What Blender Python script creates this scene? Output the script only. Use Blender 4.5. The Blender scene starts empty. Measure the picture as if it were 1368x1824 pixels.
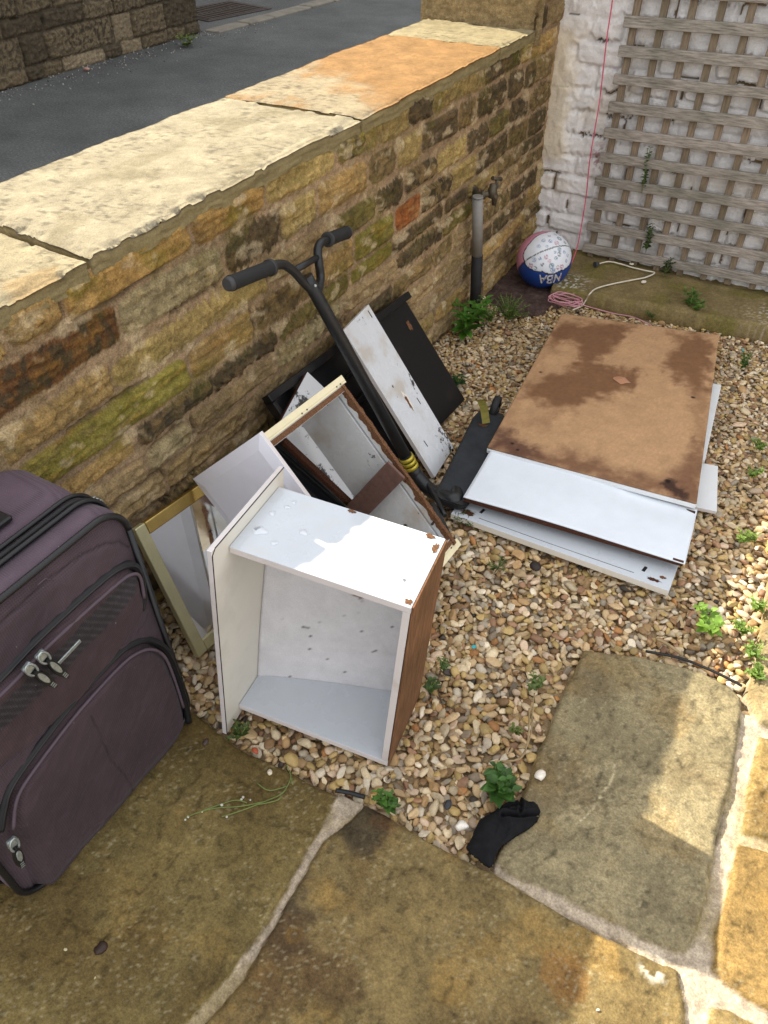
import bpy, bmesh, math, random
import numpy as np
from math import radians, sin, cos, pi, tan, atan2, sqrt
from mathutils import Vector, Matrix, noise as mn
# ---------------------------------------------------------------- camera
F_PX, CX, CY = 1370.0, 684.0, 912.0
TH, PHI, CAMH = radians(42.6), radians(29.8), 1.56
hv = np.array([-sin(PHI), cos(PHI), 0.0]); up = np.array([0, 0, 1.0])
FW = hv*cos(TH) - up*sin(TH); RT = np.array([cos(PHI), sin(PHI), 0.0]); UP = np.cross(RT, FW)
CAM = np.array([0, 0, CAMH])
sc = bpy.context.scene
col = sc.collection
cd = bpy.data.cameras.new("camera"); cam = bpy.data.objects.new("camera", cd); col.objects.link(cam)
cd.sensor_fit = 'VERTICAL'; cd.sensor_height = 24.0; cd.lens = F_PX/1824*24.0
cd.clip_start = 0.02; cd.clip_end = 500
Mr = Matrix((RT.tolist(), UP.tolist(), (-FW).tolist())).transposed().to_4x4()
Mr.translation = Vector(CAM.tolist()); cam.matrix_world = Mr
sc.camera = cam
# ---------------------------------------------------------------- sky and sun
SUN_DIR = Vector((0.70, -0.10, -0.505)).normalized()
w = bpy.data.worlds.new("World"); sc.world = w; w.use_nodes = True
nt = w.node_tree; sky = nt.nodes.new('ShaderNodeTexSky'); sky.sky_type = 'NISHITA'; sky.sun_disc = False
sky.sun_elevation = math.asin(-SUN_DIR.z); sky.sun_rotation = atan2(-SUN_DIR.x, -SUN_DIR.y)
sky.air_density = 1.0; sky.dust_density = 2.5; sky.ozone_density = 0.6
bg = nt.nodes['Background']; bg.inputs[1].default_value = 0.12
# thin bright haze / broken cloud over the blue: takes most of the blue out of the skylight
sky_tc = nt.nodes.new('ShaderNodeTexCoord'); sky_n = nt.nodes.new('ShaderNodeTexNoise'); sky_n.inputs['Scale'].default_value = 2.2; sky_n.inputs['Detail'].default_value = 6
sky_r = nt.nodes.new('ShaderNodeValToRGB'); sky_r.color_ramp.elements[0].position = 0.30; sky_r.color_ramp.elements[1].position = 0.55
sky_r.color_ramp.elements[0].color = (0.45, 0.45, 0.45, 1); sky_r.color_ramp.elements[1].color = (0.95, 0.95, 0.95, 1)
sky_m = nt.nodes.new('ShaderNodeMix'); sky_m.data_type = 'RGBA'; sky_m.inputs[7].default_value = (6.4, 6.45, 6.6, 1)
nt.links.new(sky_tc.outputs['Generated'], sky_n.inputs['Vector']); nt.links.new(sky_n.outputs[0], sky_r.inputs[0]); nt.links.new(sky_r.outputs[0], sky_m.inputs[0])
nt.links.new(sky.outputs[0], sky_m.inputs[6]); nt.links.new(sky_m.outputs[2], bg.inputs[0])
sl = bpy.data.lights.new("sun", 'SUN'); sl.energy = 5.0; sl.angle = radians(0.5); sl.color = (1.0, 0.92, 0.76)
so = bpy.data.objects.new("sun", sl); col.objects.link(so)
so.rotation_euler = SUN_DIR.to_track_quat('-Z', 'Y').to_euler()
sc.view_settings.view_transform = 'Standard'; sc.view_settings.look = 'None'
sc.view_settings.exposure = 1.12; sc.view_settings.gamma = 1.0
sc.view_settings.use_curve_mapping = False

# ---------------------------------------------------------------- measuring helpers: photo measurements -> metres
def ray(x, y): return RT*(x-CX)/F_PX - UP*(y-CY)/F_PX + FW
def zg(y): 
    t = min(max((y-1.4)/1.6, 0), 1); return -0.05*t*t*(3-2*t)
def G(x, y, z=0.0):
    d = ray(x, y); return CAM + d*((z-CAM[2])/d[2])
def GG(x, y, h=0.0):            # on the (slightly falling) yard surface, h above it
    p = G(x, y, h)
    for _ in range(4): p = G(x, y, zg(p[1])+h)
    return p
def PX(x, y, X): d = ray(x, y); return CAM + d*(X/d[0])
def PY(x, y, Y): d = ray(x, y); return CAM + d*(Y/d[1])
def PP(x, y, p0, n):
    d = ray(x, y); n = np.array(n, float); return CAM + d*(np.dot(np.array(p0)-CAM, n)/np.dot(d, n))
def V(p): return Vector([float(a) for a in p])

# ---------------------------------------------------------------- numpy noise
def _h(ix, iy, seed):
    n = (ix.astype(np.int64)*374761393 + iy.astype(np.int64)*668265263 + seed*974634777) & 0x7fffffff
    n = ((n ^ (n >> 13))*1274126177) & 0x7fffffff
    return ((n ^ (n >> 16)) & 0xffff)/65535.0
def vn(x, y, seed=0):            # gradient noise, 0..1
    x, y = np.broadcast_arrays(np.asarray(x, float), np.asarray(y, float))
    ix = np.floor(x); iy = np.floor(y); fx = x-ix; fy = y-iy
    u = fx*fx*fx*(fx*(fx*6-15)+10); v = fy*fy*fy*(fy*(fy*6-15)+10)
    def g(i, j, dx, dy):
        a = _h(i, j, seed)*2*pi; return np.cos(a)*dx+np.sin(a)*dy
    a = g(ix, iy, fx, fy); b = g(ix+1, iy, fx-1, fy); c = g(ix, iy+1, fx, fy-1); d = g(ix+1, iy+1, fx-1, fy-1)
    return np.clip(.5+.78*((a*(1-u)+b*u)*(1-v)+(c*(1-u)+d*u)*v), 0, 1)
def fbm(x, y, o=4, seed=0, g=0.55):
    s = 0; a = 1; t = 0
    for i in range(o):
        s = s + a*vn(x*2**i+i*17.3, y*2**i+i*9.1, seed+i*31); t += a; a *= g
    return np.clip(.5+(s/t-.5)*1.25, 0, 1)
def ss(a, b, x): 
    t = np.clip((x-a)/(b-a), 0, 1); return t*t*(3-2*t)
def lin(c):
    c = np.asarray(c, float)/255.0
    return np.where(c <= 0.04045, c/12.92, ((c+0.055)/1.055)**2.4)
def mixc(a, b, t): return a*(1-t[..., None]) + b*t[..., None]
def sdpoly(px, py, poly):       # signed distance, positive inside
    poly = np.asarray(poly, float)[:, :2]; d = np.full(px.shape, 1e9); ins = np.zeros(px.shape, bool)
    n = len(poly)
    for i in range(n):
        ax, ay = poly[i]; bx, by = poly[(i+1) % n]
        ex, ey = bx-ax, by-ay; wx, wy = px-ax, py-ay
        t = np.clip((wx*ex+wy*ey)/(ex*ex+ey*ey+1e-12), 0, 1)
        d = np.minimum(d, (wx-ex*t)**2+(wy-ey*t)**2)
        c = ((ay > py) != (by > py)) & (px < (bx-ax)*(py-ay)/(by-ay+1e-15)+ax)
        ins ^= c
    return np.where(ins, 1, -1)*np.sqrt(d)
def dpath(px, py, path):
    d = np.full(px.shape, 1e9)
    for (ax, ay), (bx, by) in zip(path[:-1], path[1:]):
        ex, ey = bx-ax, by-ay; t = np.clip(((px-ax)*ex+(py-ay)*ey)/(ex*ex+ey*ey+1e-12), 0, 1)
        d = np.minimum(d, (px-ax-ex*t)**2+(py-ay-ey*t)**2)
    return np.sqrt(d)

# ---------------------------------------------------------------- materials
def nmat(name):
    m = bpy.data.materials.new(name); m.use_nodes = True
    return m, m.node_tree, m.node_tree.nodes['Principled BSDF']
def N(nt, t, **k):
    n = nt.nodes.new(t)
    for a, b in k.items():
        if isinstance(a, str) and hasattr(n, a): setattr(n, a, b)
    return n
def noise(nt, scale, detail=4, rough=0.55, stretch=None):
    tc = N(nt, 'ShaderNodeTexCoord'); n = N(nt, 'ShaderNodeTexNoise')
    n.inputs['Scale'].default_value = scale; n.inputs['Detail'].default_value = detail; n.inputs['Roughness'].default_value = rough
    if stretch:
        mp = N(nt, 'ShaderNodeMapping'); mp.inputs['Scale'].default_value = stretch
        nt.links.new(tc.outputs['Object'], mp.inputs[0]); nt.links.new(mp.outputs[0], n.inputs['Vector'])
    else: nt.links.new(tc.outputs['Object'], n.inputs['Vector'])
    return n
def ramp(nt, src, pts):
    r = N(nt, 'ShaderNodeValToRGB'); e = r.color_ramp.elements
    while len(e) < len(pts): e.new(0.5)
    for i, (p, c) in enumerate(pts):
        e[i].position = p; e[i].color = (*c, 1) if len(c) == 3 else c
    nt.links.new(src, r.inputs[0]); return r
def mixn(nt, a, b, f=None, mode='MIX', fac=0.5):
    m = N(nt, 'ShaderNodeMix'); m.data_type = 'RGBA'; m.blend_type = mode; m.clamp_factor = True
    m.inputs[0].default_value = fac
    if f is not None: nt.links.new(f, m.inputs[0])
    for s, i in ((a, 6), (b, 7)):
        if isinstance(s, (tuple, list)): m.inputs[i].default_value = (*s, 1)
        else: nt.links.new(s, m.inputs[i])
    return m.outputs[2]
def bump(nt, bs, layers, dist=0.002):
    prev = None
    for src, st, d in layers:
        b = N(nt, 'ShaderNodeBump'); b.inputs['Strength'].default_value = st; b.inputs['Distance'].default_value = d
        nt.links.new(src, b.inputs['Height'])
        if prev is not None: nt.links.new(prev, b.inputs['Normal'])
        prev = b.outputs[0]
    nt.links.new(prev, bs.inputs['Normal'])
def vcol(name, rough=0.85, var=0.25, scale=60, bscale=150, bstr=0.5, bdist=0.002, spec=0.3, fine=260, fvar=0.2, b2=None):
    m, nt, bs = nmat(name)
    at = N(nt, 'ShaderNodeAttribute'); at.attribute_name = 'Col'
    n1 = noise(nt, scale, 6, 0.65); r = ramp(nt, n1.outputs[0], [(0.3, (1-var,)*3), (0.7, (1+var,)*3)])
    c = mixn(nt, at.outputs['Color'], r.outputs[0], mode='MULTIPLY', fac=1.0)
    n2 = noise(nt, fine, 3, 0.7); r2 = ramp(nt, n2.outputs[0], [(0.3, (1-fvar,)*3), (0.7, (1+fvar,)*3)])
    c = mixn(nt, c, r2.outputs[0], mode='MULTIPLY', fac=1.0)
    nt.links.new(c, bs.inputs['Base Color']); bs.inputs['Roughness'].default_value = rough
    bs.inputs['Specular IOR Level'].default_value = spec
    n3 = noise(nt, bscale, 6, 0.7)
    L = [(n3.outputs[0], bstr, bdist)]
    if b2: L.append((noise(nt, b2[0], 5, 0.6).outputs[0], b2[1], b2[2]))
    bump(nt, bs, L)
    return m
def plain(name, c, rough=0.5, metal=0.0, spec=0.5, var=0.12, scale=25, bscale=300, bstr=0.15, bdist=0.0006, coat=0):
    m, nt, bs = nmat(name); c = lin(c)
    n1 = noise(nt, scale, 5, 0.6)
    r = ramp(nt, n1.outputs[0], [(0.3, tuple(np.clip(c*(1-var), 0, 1))), (0.7, tuple(np.clip(c*(1+var), 0, 1)))])
    nt.links.new(r.outputs[0], bs.inputs['Base Color'])
    bs.inputs['Roughness'].default_value = rough; bs.inputs['Metallic'].default_value = metal
    bs.inputs['Specular IOR Level'].default_value = spec; bs.inputs['Coat Weight'].default_value = coat
    bump(nt, bs, [(noise(nt, bscale, 4).outputs[0], bstr, bdist)])
    return m

# ---------------------------------------------------------------- objects
def tag(o, label=None, cat=None, group=None, kind=None):
    if label: o['label'] = label
    if cat: o['category'] = cat
    if group: o['group'] = group
    if kind: o['kind'] = kind
    return o
def thing(name, label, cat, loc=(0, 0, 0), group=None):
    o = bpy.data.objects.new(name, None); col.objects.link(o); o.location = V(loc); o.empty_display_size = 0.05
    return tag(o, label, cat, group)
def wpos(o):
    p = Vector((0, 0, 0))
    while o is not None: p += o.location; o = o.parent
    return p
def link(name, me, mats, parent=None, smooth=False):
    if not isinstance(mats, (list, tuple)): mats = [mats]
    for m in mats: me.materials.append(m)
    if smooth:
        me.polygons.foreach_set('use_smooth', np.ones(len(me.polygons), bool))
    o = bpy.data.objects.new(name, me); col.objects.link(o)
    if parent is not None:
        off = wpos(parent); me.transform(Matrix.Translation(-off)); o.parent = parent
    return o
def npmesh(name, co, faces, colr=None, mats=None, parent=None, smooth=True, mi=None):
    co = np.ascontiguousarray(co, np.float32); faces = np.ascontiguousarray(faces, np.int32)
    me = bpy.data.meshes.new(name); nf, k = faces.shape
    me.vertices.add(len(co)); me.vertices.foreach_set('co', co.ravel())
    me.loops.add(nf*k); me.loops.foreach_set('vertex_index', faces.ravel())
    me.polygons.add(nf); me.polygons.foreach_set('loop_start', np.arange(0, nf*k, k, dtype=np.int32))
    me.polygons.foreach_set('loop_total', np.full(nf, k, np.int32))
    if mi is not None: me.polygons.foreach_set('material_index', np.ascontiguousarray(mi, np.int32))
    me.update(calc_edges=True); me.validate()
    if colr is not None:
        a = me.color_attributes.new('Col', 'FLOAT_COLOR', 'POINT')
        c = np.ones((len(co), 4), np.float32); c[:, :3] = np.clip(colr, 0.003, 0.95); a.data.foreach_set('color', c.ravel())
    return link(name, me, mats, parent, smooth)
def gridfaces(nu, nv):
    i = np.arange(nu-1)[:, None]*nv + np.arange(nv-1)[None]
    return np.stack([i, i+nv, i+nv+1, i+1], -1).reshape(-1, 4)
def heightfield(name, P, C, mat, parent=None, flip=False, keep=None, thick=None):
    nu, nv = P.shape[:2]; f = gridfaces(nu, nv)
    if keep is not None:
        k = keep[:-1, :-1] & keep[1:, :-1] & keep[:-1, 1:] & keep[1:, 1:]; f = f[k.ravel()]
        used = np.unique(f); mp = np.zeros(nu*nv, int); mp[used] = np.arange(len(used)); f = mp[f]
        co = P.reshape(-1, 3)[used]; c = C.reshape(-1, 3)[used]
    else: co = P.reshape(-1, 3); c = C.reshape(-1, 3)
    if flip: f = f[:, ::-1]
    if thick is not None:      # close the sheet into a solid: thick = offset vector
        e = np.concatenate([f[:, [0, 1]], f[:, [1, 2]], f[:, [2, 3]], f[:, [3, 0]]])
        key = set(map(tuple, e.tolist())); b = np.array([x for x in key if (x[1], x[0]) not in key])
        n = len(co); t = np.asarray(thick)
        co = np.concatenate([co, co+t if t.ndim == 1 else t]); c = np.concatenate([c, c])
        side = np.stack([b[:, 1], b[:, 0], b[:, 0]+n, b[:, 1]+n], -1)
        f = np.concatenate([f, f[:, ::-1]+n, side])
    return npmesh(name, co, f, c, mat, parent)
def bm2(name, bm, mats, parent=None, smooth=False):
    bmesh.ops.recalc_face_normals(bm, faces=bm.faces)
    me = bpy.data.meshes.new(name); bm.to_mesh(me); bm.free(); return link(name, me, mats, parent, smooth)
class FR:      # a frame: origin + three axes in metres
    def __init__(s, o, a, b, c): s.o = V(o); s.a = V(a); s.b = V(b); s.c = V(c)
    def __call__(s, x, y, z): return s.o + s.a*x + s.b*y + s.c*z
WORLD = FR((0, 0, 0), (1, 0, 0), (0, 1, 0), (0, 0, 1))
def addbox(bm, fr, x0, x1, y0, y1, z0, z1, bev=0.0008, mi=0, fm=None, seg=1):
    """a bevelled box in frame fr; fm maps face key ('x0','x1',...) to a material index"""
    tmp = bmesh.new()
    vs = {}
    for i, x in enumerate((x0, x1)):
        for j, y in enumerate((y0, y1)):
            for k, z in enumerate((z0, z1)): vs[i, j, k] = tmp.verts.new((x, y, z))
    q = {'x0': [(0,0,0),(0,0,1),(0,1,1),(0,1,0)], 'x1': [(1,0,0),(1,1,0),(1,1,1),(1,0,1)], 'y0': [(0,0,0),(1,0,0),(1,0,1),(0,0,1)],
         'y1': [(0,1,0),(0,1,1),(1,1,1),(1,1,0)], 'z0': [(0,0,0),(0,1,0),(1,1,0),(1,0,0)], 'z1': [(0,0,1),(1,0,1),(1,1,1),(0,1,1)]}
    for k, f in q.items():
        fc = tmp.faces.new([vs[t] for t in f]); fc.material_index = (fm or {}).get(k, mi)
    if bev > 0: bmesh.ops.bevel(tmp, geom=list(tmp.edges), offset=bev, segments=seg, affect='EDGES', profile=0.5)
    vm = {}
    for v in tmp.verts: vm[v] = bm.verts.new(fr(*v.co))
    for f in tmp.faces:
        nf = bm.faces.new([vm[v] for v in f.verts]); nf.material_index = f.material_index
    tmp.free()
def box(name, fr, dims, mats, parent=None, **k):
    bm = bmesh.new(); addbox(bm, fr, *dims, **k); return bm2(name, bm, mats, parent)
def catmull(pts, n=8):
    pts = [V(p) for p in pts]; out = []
    if len(pts) < 3: return pts
    for i in range(len(pts)-1):
        p0 = pts[max(i-1, 0)]; p1 = pts[i]; p2 = pts[i+1]; p3 = pts[min(i+2, len(pts)-1)]
        for k in range(n):
            t = k/n; out.append(0.5*((2*p1)+(p2-p0)*t+(2*p0-5*p1+4*p2-p3)*t*t+(3*p1-p0-3*p2+p3)*t**3))
    out.append(pts[-1]); return out
def addtube(bm, pts, r, seg=10, cap=True, mi=0, flat=None):
    pts = [V(p) for p in pts]; n = len(pts); rs = r if isinstance(r, (list, tuple)) else [r]*n
    up_ = None; rings = []
    for i, p in enumerate(pts):
        d = (pts[min(i+1, n-1)]-pts[max(i-1, 0)]).normalized()
        if up_ is None:
            up_ = Vector((0, 0, 1)) if abs(d.z) < 0.9 else Vector((1, 0, 0))
        s = d.cross(up_).normalized(); up_ = s.cross(d).normalized()
        R = rs[min(i, len(rs)-1)]
        rings.append([bm.verts.new(p + (s*cos(2*pi*k/seg) + up_*sin(2*pi*k/seg)*(flat or 1))*R) for k in range(seg)])
    for a, b in zip(rings, rings[1:]):
        for k in range(seg):
            f = bm.faces.new((a[k], a[(k+1) % seg], b[(k+1) % seg], b[k])); f.material_index = mi; f.smooth = True
    if cap:
        for rg in (rings[0][::-1], rings[-1]):
            f = bm.faces.new(rg); f.material_index = mi
def tube(name, pts, r, mat, parent=None, seg=12, smooth_n=0, **k):
    bm = bmesh.new(); p = catmull(pts, smooth_n) if smooth_n else pts
    if isinstance(r, (list, tuple)) and smooth_n:
        m = len(p); rr = [float(np.interp(i/(m-1), np.linspace(0, 1, len(r)), r)) for i in range(m)]; r = rr
    addtube(bm, p, r, seg, **k); o = bm2(name, bm, mat, parent)
    return o
def polyface(bm, pts, mi=0):
    f = bm.faces.new([bm.verts.new(V(p)) for p in pts]); f.material_index = mi; return f
# ================================================================ materials
M = {}
M['stone'] = vcol('sandstone_wall', 0.92, 0.28, 70, 110, 0.9, 0.006, 0.15, 260, 0.34, b2=(300, 0.8, 0.003))
M['coping'] = vcol('coping_stone', 0.92, 0.14, 60, 90, 0.6, 0.004, 0.15, 330, 0.22, b2=(330, 0.8, 0.0022))
M['paving'] = vcol('riven_paving', 0.86, 0.28, 75, 80, 0.5, 0.003, 0.25, 230, 0.30, b2=(330, 0.7, 0.0018))
M['white_brick'] = vcol('painted_brick', 0.75, 0.08, 30, 60, 0.7, 0.008, 0.3, 200, 0.08, b2=(160, 0.6, 0.004))
M['pebble'] = vcol('pebble', 0.6, 0.16, 160, 260, 0.3, 0.001, 0.4, 900, 0.16)
M['soil'] = vcol('soil', 0.95, 0.3, 60, 150, 0.8, 0.006, 0.1, 600, 0.3)
M['board'] = vcol('hardboard_face', 0.75, 0.08, 25, 500, 0.25, 0.0006, 0.25, 700, 0.16)

# ================================================================ ground and street
def asphalt():
    m, nt, bs = nmat('asphalt')
    n1 = noise(nt, 1.6, 8, 0.68); c1 = ramp(nt, n1.outputs[0], [(0.3, (0.062, 0.063, 0.061)), (0.5, (0.092, 0.094, 0.091)), (0.7, (0.128, 0.130, 0.126))])
    n2 = noise(nt, 65, 4, 0.85); c2 = ramp(nt, n2.outputs[0], [(0.3, (0.45,)*3), (0.56, (1.0,)*3), (0.72, (2.4, 2.4, 2.3))])
    c = mixn(nt, c1.outputs[0], c2.outputs[0], mode='MULTIPLY', fac=1.0)
    nt.links.new(c, bs.inputs['Base Color']); bs.inputs['Roughness'].default_value = 0.8
    bs.inputs['Specular IOR Level'].default_value = 0.3
    bump(nt, bs, [(n2.outputs[0], 0.9, 0.008), (noise(nt, 3, 4).outputs[0], 0.3, 0.02)])
    return m
M['asphalt'] = asphalt()
def sheet(name, x0, x1, y0, y1, z, mat):
    me = bpy.data.meshes.new(name); me.from_pydata([(x0, y0, z), (x1, y0, z), (x1, y1, z), (x0, y1, z)], [], [(0, 1, 2, 3)])
    o = link(name, me, mat); tag(o, kind='structure'); return o
M['earth'] = plain('earth', (95, 85, 70), 0.95, var=0.3, scale=3, bscale=40, bstr=0.6, bdist=0.01)
sheet('ground', -120, 120, -120, 160, -0.16, M['earth'])
sheet('street', -60, -1.60, -40, 120, 0.0, M['asphalt'])
# loose grit washed against the far wall, on the road
rng = np.random.RandomState(5)
ICO = {}
def ico(sub):
    if sub not in ICO:
        b = bmesh.new(); bmesh.ops.create_icosphere(b, subdivisions=sub, radius=1.0)
        ICO[sub] = (np.array([v.co[:] for v in b.verts]), np.array([[v.index for v in f.verts] for f in b.faces])); b.free()
    return ICO[sub]
def stone_variants(sub, n, seed, ang=0.5):
    co, fa = ico(sub); r = np.random.RandomState(seed); out = []
    for k in range(n):
        c = co.copy()
        for _ in range(r.randint(5, 10)):     # shave planes off for facets
            d = r.normal(size=3); d /= np.linalg.norm(d); h = r.uniform(0.48, 0.9)
            s = c@d; over = np.maximum(s-h, 0); c = c - d[None]*over[:, None]*ang*1.6
        c *= 1+0.16*(np.array([mn.noise(Vector(v*1.3)+Vector((k*7, 0, 0))) for v in co])[:, None])
        out.append(c)
    return out, fa
def scatter(name, pos, size, colr, variants, fa, mat, aspect=None, tilt=0.35, parent=None, seed=1, flat=0):
    r = np.random.RandomState(seed); n = len(pos); nv = len(variants[0]); V_ = np.empty((n*nv, 3), np.float32); C_ = np.empty((n*nv, 3), np.float32)
    yaw = r.uniform(0, 2*pi, n); tx = r.normal(size=n)*tilt; ty = r.normal(size=n)*tilt
    for i in range(n):
        c = variants[i % len(variants)]*size[i]
        cx_, sx_ = cos(tx[i]), sin(tx[i]); cy_, sy_ = cos(ty[i]), sin(ty[i]); cz_, sz_ = cos(yaw[i]), sin(yaw[i])
        Rx = np.array([[1, 0, 0], [0, cx_, -sx_], [0, sx_, cx_]]); Ry = np.array([[cy_, 0, sy_], [0, 1, 0], [-sy_, 0, cy_]]); Rz = np.array([[cz_, -sz_, 0], [sz_, cz_, 0], [0, 0, 1]])
        V_[i*nv:(i+1)*nv] = c@(Rz@Rx@Ry).T + pos[i]; C_[i*nv:(i+1)*nv] = colr[i]
    f = (fa[None]+np.arange(n)[:, None, None]*nv).reshape(-1, fa.shape[1])
    o = npmesh(name, V_, f, C_, mat, parent)
    if flat:
        sm = np.repeat(r.uniform(size=n) > flat, len(fa)); o.data.polygons.foreach_set('use_smooth', sm)
    return o
v1, f1_ = stone_variants(1, 8, 3, 0.8)
n = 420; yy = rng.uniform(3.2, 7.0, n); dd = np.abs(rng.normal(size=n))*0.2
pos = np.stack([-5.62+dd+0.03*np.sin(yy*5), yy, np.full(n, 0.004)], 1)
sz = rng.uniform(0.004, 0.009, n)[:, None]*np.ones((1, 3)); cc = lin((128, 127, 120))*rng.uniform(0.2, 1.6, n)[:, None]
tag(scatter('grit', pos, sz, cc, v1, f1_, M['pebble']), 'pale grit and wet leaf litter washed along the foot of the far stone wall', 'grit', kind='stuff')
# kerb line and far paving beyond the road wall
kp = [(-5.50, 6.38), (-5.46, 7.0), (-5.42, 7.6), (-5.38, 8.3), (-5.3, 9.4), (-5.2, 11.0), (-5.1, 13.0)]
bm = bmesh.new(); r_ = random.Random(4)
y = 6.4
while y < 15:
    L = r_.uniform(0.35, 0.7); xk = -5.50+(y-6.4)*0.06
    addbox(bm, FR((xk, y, 0), (1, 0, 0), (0.06, 1, 0), (0, 0, 1)), -0.09+r_.uniform(-.01, .01), 0.08+r_.uniform(-.01, .01), 0, L-0.012, -0.03, 0.018+r_.uniform(-.004, .004), bev=0.008); y += L
M['kerb'] = plain('kerb_stone', (112, 106, 94), 0.85, var=0.3, scale=7, bscale=70, bstr=0.6, bdist=0.004)
tag(bm2('kerb', bm, M['kerb']), kind='structure')

# ================================================================ stone walls as height fields
PAL = dict(O=(158, 130, 82), A=(164, 130, 76), T=(150, 128, 92), R=(108, 76, 48), D=(90, 76, 54), L=(108, 96, 54), G=(124, 114, 54), Y=(160, 137, 86), P=(162, 146, 108), B=(140, 84, 46), M=(122, 102, 68), K=(80, 70, 54))
def courses_height(Yg, Zg, stones, seed, depth=0.014, warp=0.008, mortar=(152, 128, 98), joint=0.001, smear=0.5, lumpy=1.0, grow=.003):
    """stones: list of (y0,y1,z0,z1,code). returns height, colour"""
    H = np.zeros(Yg.shape) + (fbm(Yg*22, Zg*40, 5, seed+5)-0.5)*0.014*lumpy + joint
    C = lin(mortar)*(0.62+0.75*fbm(Yg*16, Zg*28, 5, seed+9))[..., None]
    wy = (fbm(Yg*18, Zg*18, 5, seed)-0.5)*2.6*warp; wz = (fbm(Yg*7, Zg*12, 5, seed+1)-0.5)*1.9*warp
    teeth = (fbm(Yg*90, Zg*14, 3, seed+2)-0.5)*0.024
    rr = np.random.RandomState(seed)
    for (y0, y1, z0, z1, code) in stones:
        y0 -= grow; y1 += grow; z0 -= grow; z1 += grow
        m = (Yg > y0-.03) & (Yg < y1+.03) & (Zg > z0-.03) & (Zg < z1+.03)
        if not m.any(): 
            rr.uniform(size=8); continue
        yy = Yg[m]+wy[m]; zz = Zg[m]+wz[m]+teeth[m]*rr.choice([0.1, 0.5, 1.3])
        cy, cz, hy, hz = (y0+y1)/2, (z0+z1)/2, (y1-y0)/2, (z1-z0)/2; R = min(rr.uniform(.006, .028), hz*0.7)
        tilt = rr.uniform(-.04, .04); zz = zz+(yy-cy)*tilt
        qx = np.abs(yy-cy)-(hy-R); qy = np.abs(zz-cz)-(hz-R)
        sd = R-(np.sqrt(np.maximum(qx, 0)**2+np.maximum(qy, 0)**2)+np.minimum(np.maximum(qx, qy), 0))
        s2 = rr.randint(0, 9999); ang = rr.uniform(-.06, .06)
        st = fbm(yy*7+s2, (zz+yy*ang)*85+s2, 4, seed+7)      # strata
        lump = fbm(yy*26+s2, zz*34+s2, 4, seed+8)
        dz = depth*rr.uniform(0.25, 1.0)
        h = ss(-0.001, 0.012, sd)*dz + ((lump-0.5)*0.014+(st-0.5)*0.012)*lumpy*ss(0, .01, sd)
        edge = ss(-0.001, 0.0035, sd)
        base = lin(PAL[code]); alt = lin(PAL[rr.choice(list('OTDLMYR')) if code not in 'D' else 'M'])
        c = base[None]*(0.60+0.42*lump+.36*st)[:, None]*rr.uniform(.86, 1.12); c = mixc(c, alt[None]*np.ones_like(c), ss(.56, .78, fbm(yy*9+s2, zz*24, 4, seed+3))*0.45)
        c = mixc(c, lin((170, 120, 50))[None]*np.ones_like(c), ss(.55, .75, st)*(0.3 if code in 'RGOA' else 0.12))
        soot = rr.uniform(.2, 1) if code in 'DKMLR' else rr.uniform(0, .35)
        c = mixc(c, lin((70, 61, 46))[None]*np.ones_like(c), ss(.50, .58, fbm(yy*34+s2, zz*26, 5, seed+4))*soot)
        crack = ss(0.012, 0.0, np.abs(fbm(yy*12+s2, zz*30+s2, 4, seed+12)-0.5))*ss(.5, .62, fbm(yy*6+s2, zz*6, 2, 77))
        h = h-crack*0.003; c = c*(1-0.35*crack)[:, None]
        H[m] = np.where(edge > 0.5, np.maximum(h, H[m]*0.2+h*0.8), H[m]*(1-edge)+h*edge)
        C[m] = mixc(C[m], c, edge)
        if rr.uniform() < smear:                                 # open dark cracks beside some stones
            side = rr.choice([-1, 1]); cr = ss(.006, .001, np.abs(sd+0.0025))*((np.sign(yy-cy) == side)*(np.abs(zz-cz) < hz*rr.uniform(.4, 1)) if rr.uniform() < .55 else (np.sign(zz-cz) == side)*(np.abs(yy-cy-hy*rr.uniform(-.5, .5)) < hy*rr.uniform(.2, .8)))
            H[m] = H[m]-cr*0.010; C[m] = C[m]*(1-.5*cr)[:, None]
    return H, C
def rand_course(y0, y1, z0, z1, rnd, codes, lo=.12, hi=.34, gap=.018, start=None):
    out = []; y = y0-rnd.uniform(0, .1) if start is None else start
    while y < y1:
        L = rnd.uniform(lo, hi); e = min(y+L, y1)
        if e-y > 0.05: out.append((y+gap/2, e-gap/2, z0+rnd.uniform(-.004, .004), z1+rnd.uniform(-.004, .004), rnd.choice(codes)))
        y += L
    return out
rnd = random.Random(11)
band = [(.872, .934), (.775, .852), (.682, .746), (.585, .66), (.523, .568), (.45, .502), (.364, .425), (.282, .345), (.205, .262), (.125, .185), (.04, .105), (-.05, .02)]
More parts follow.
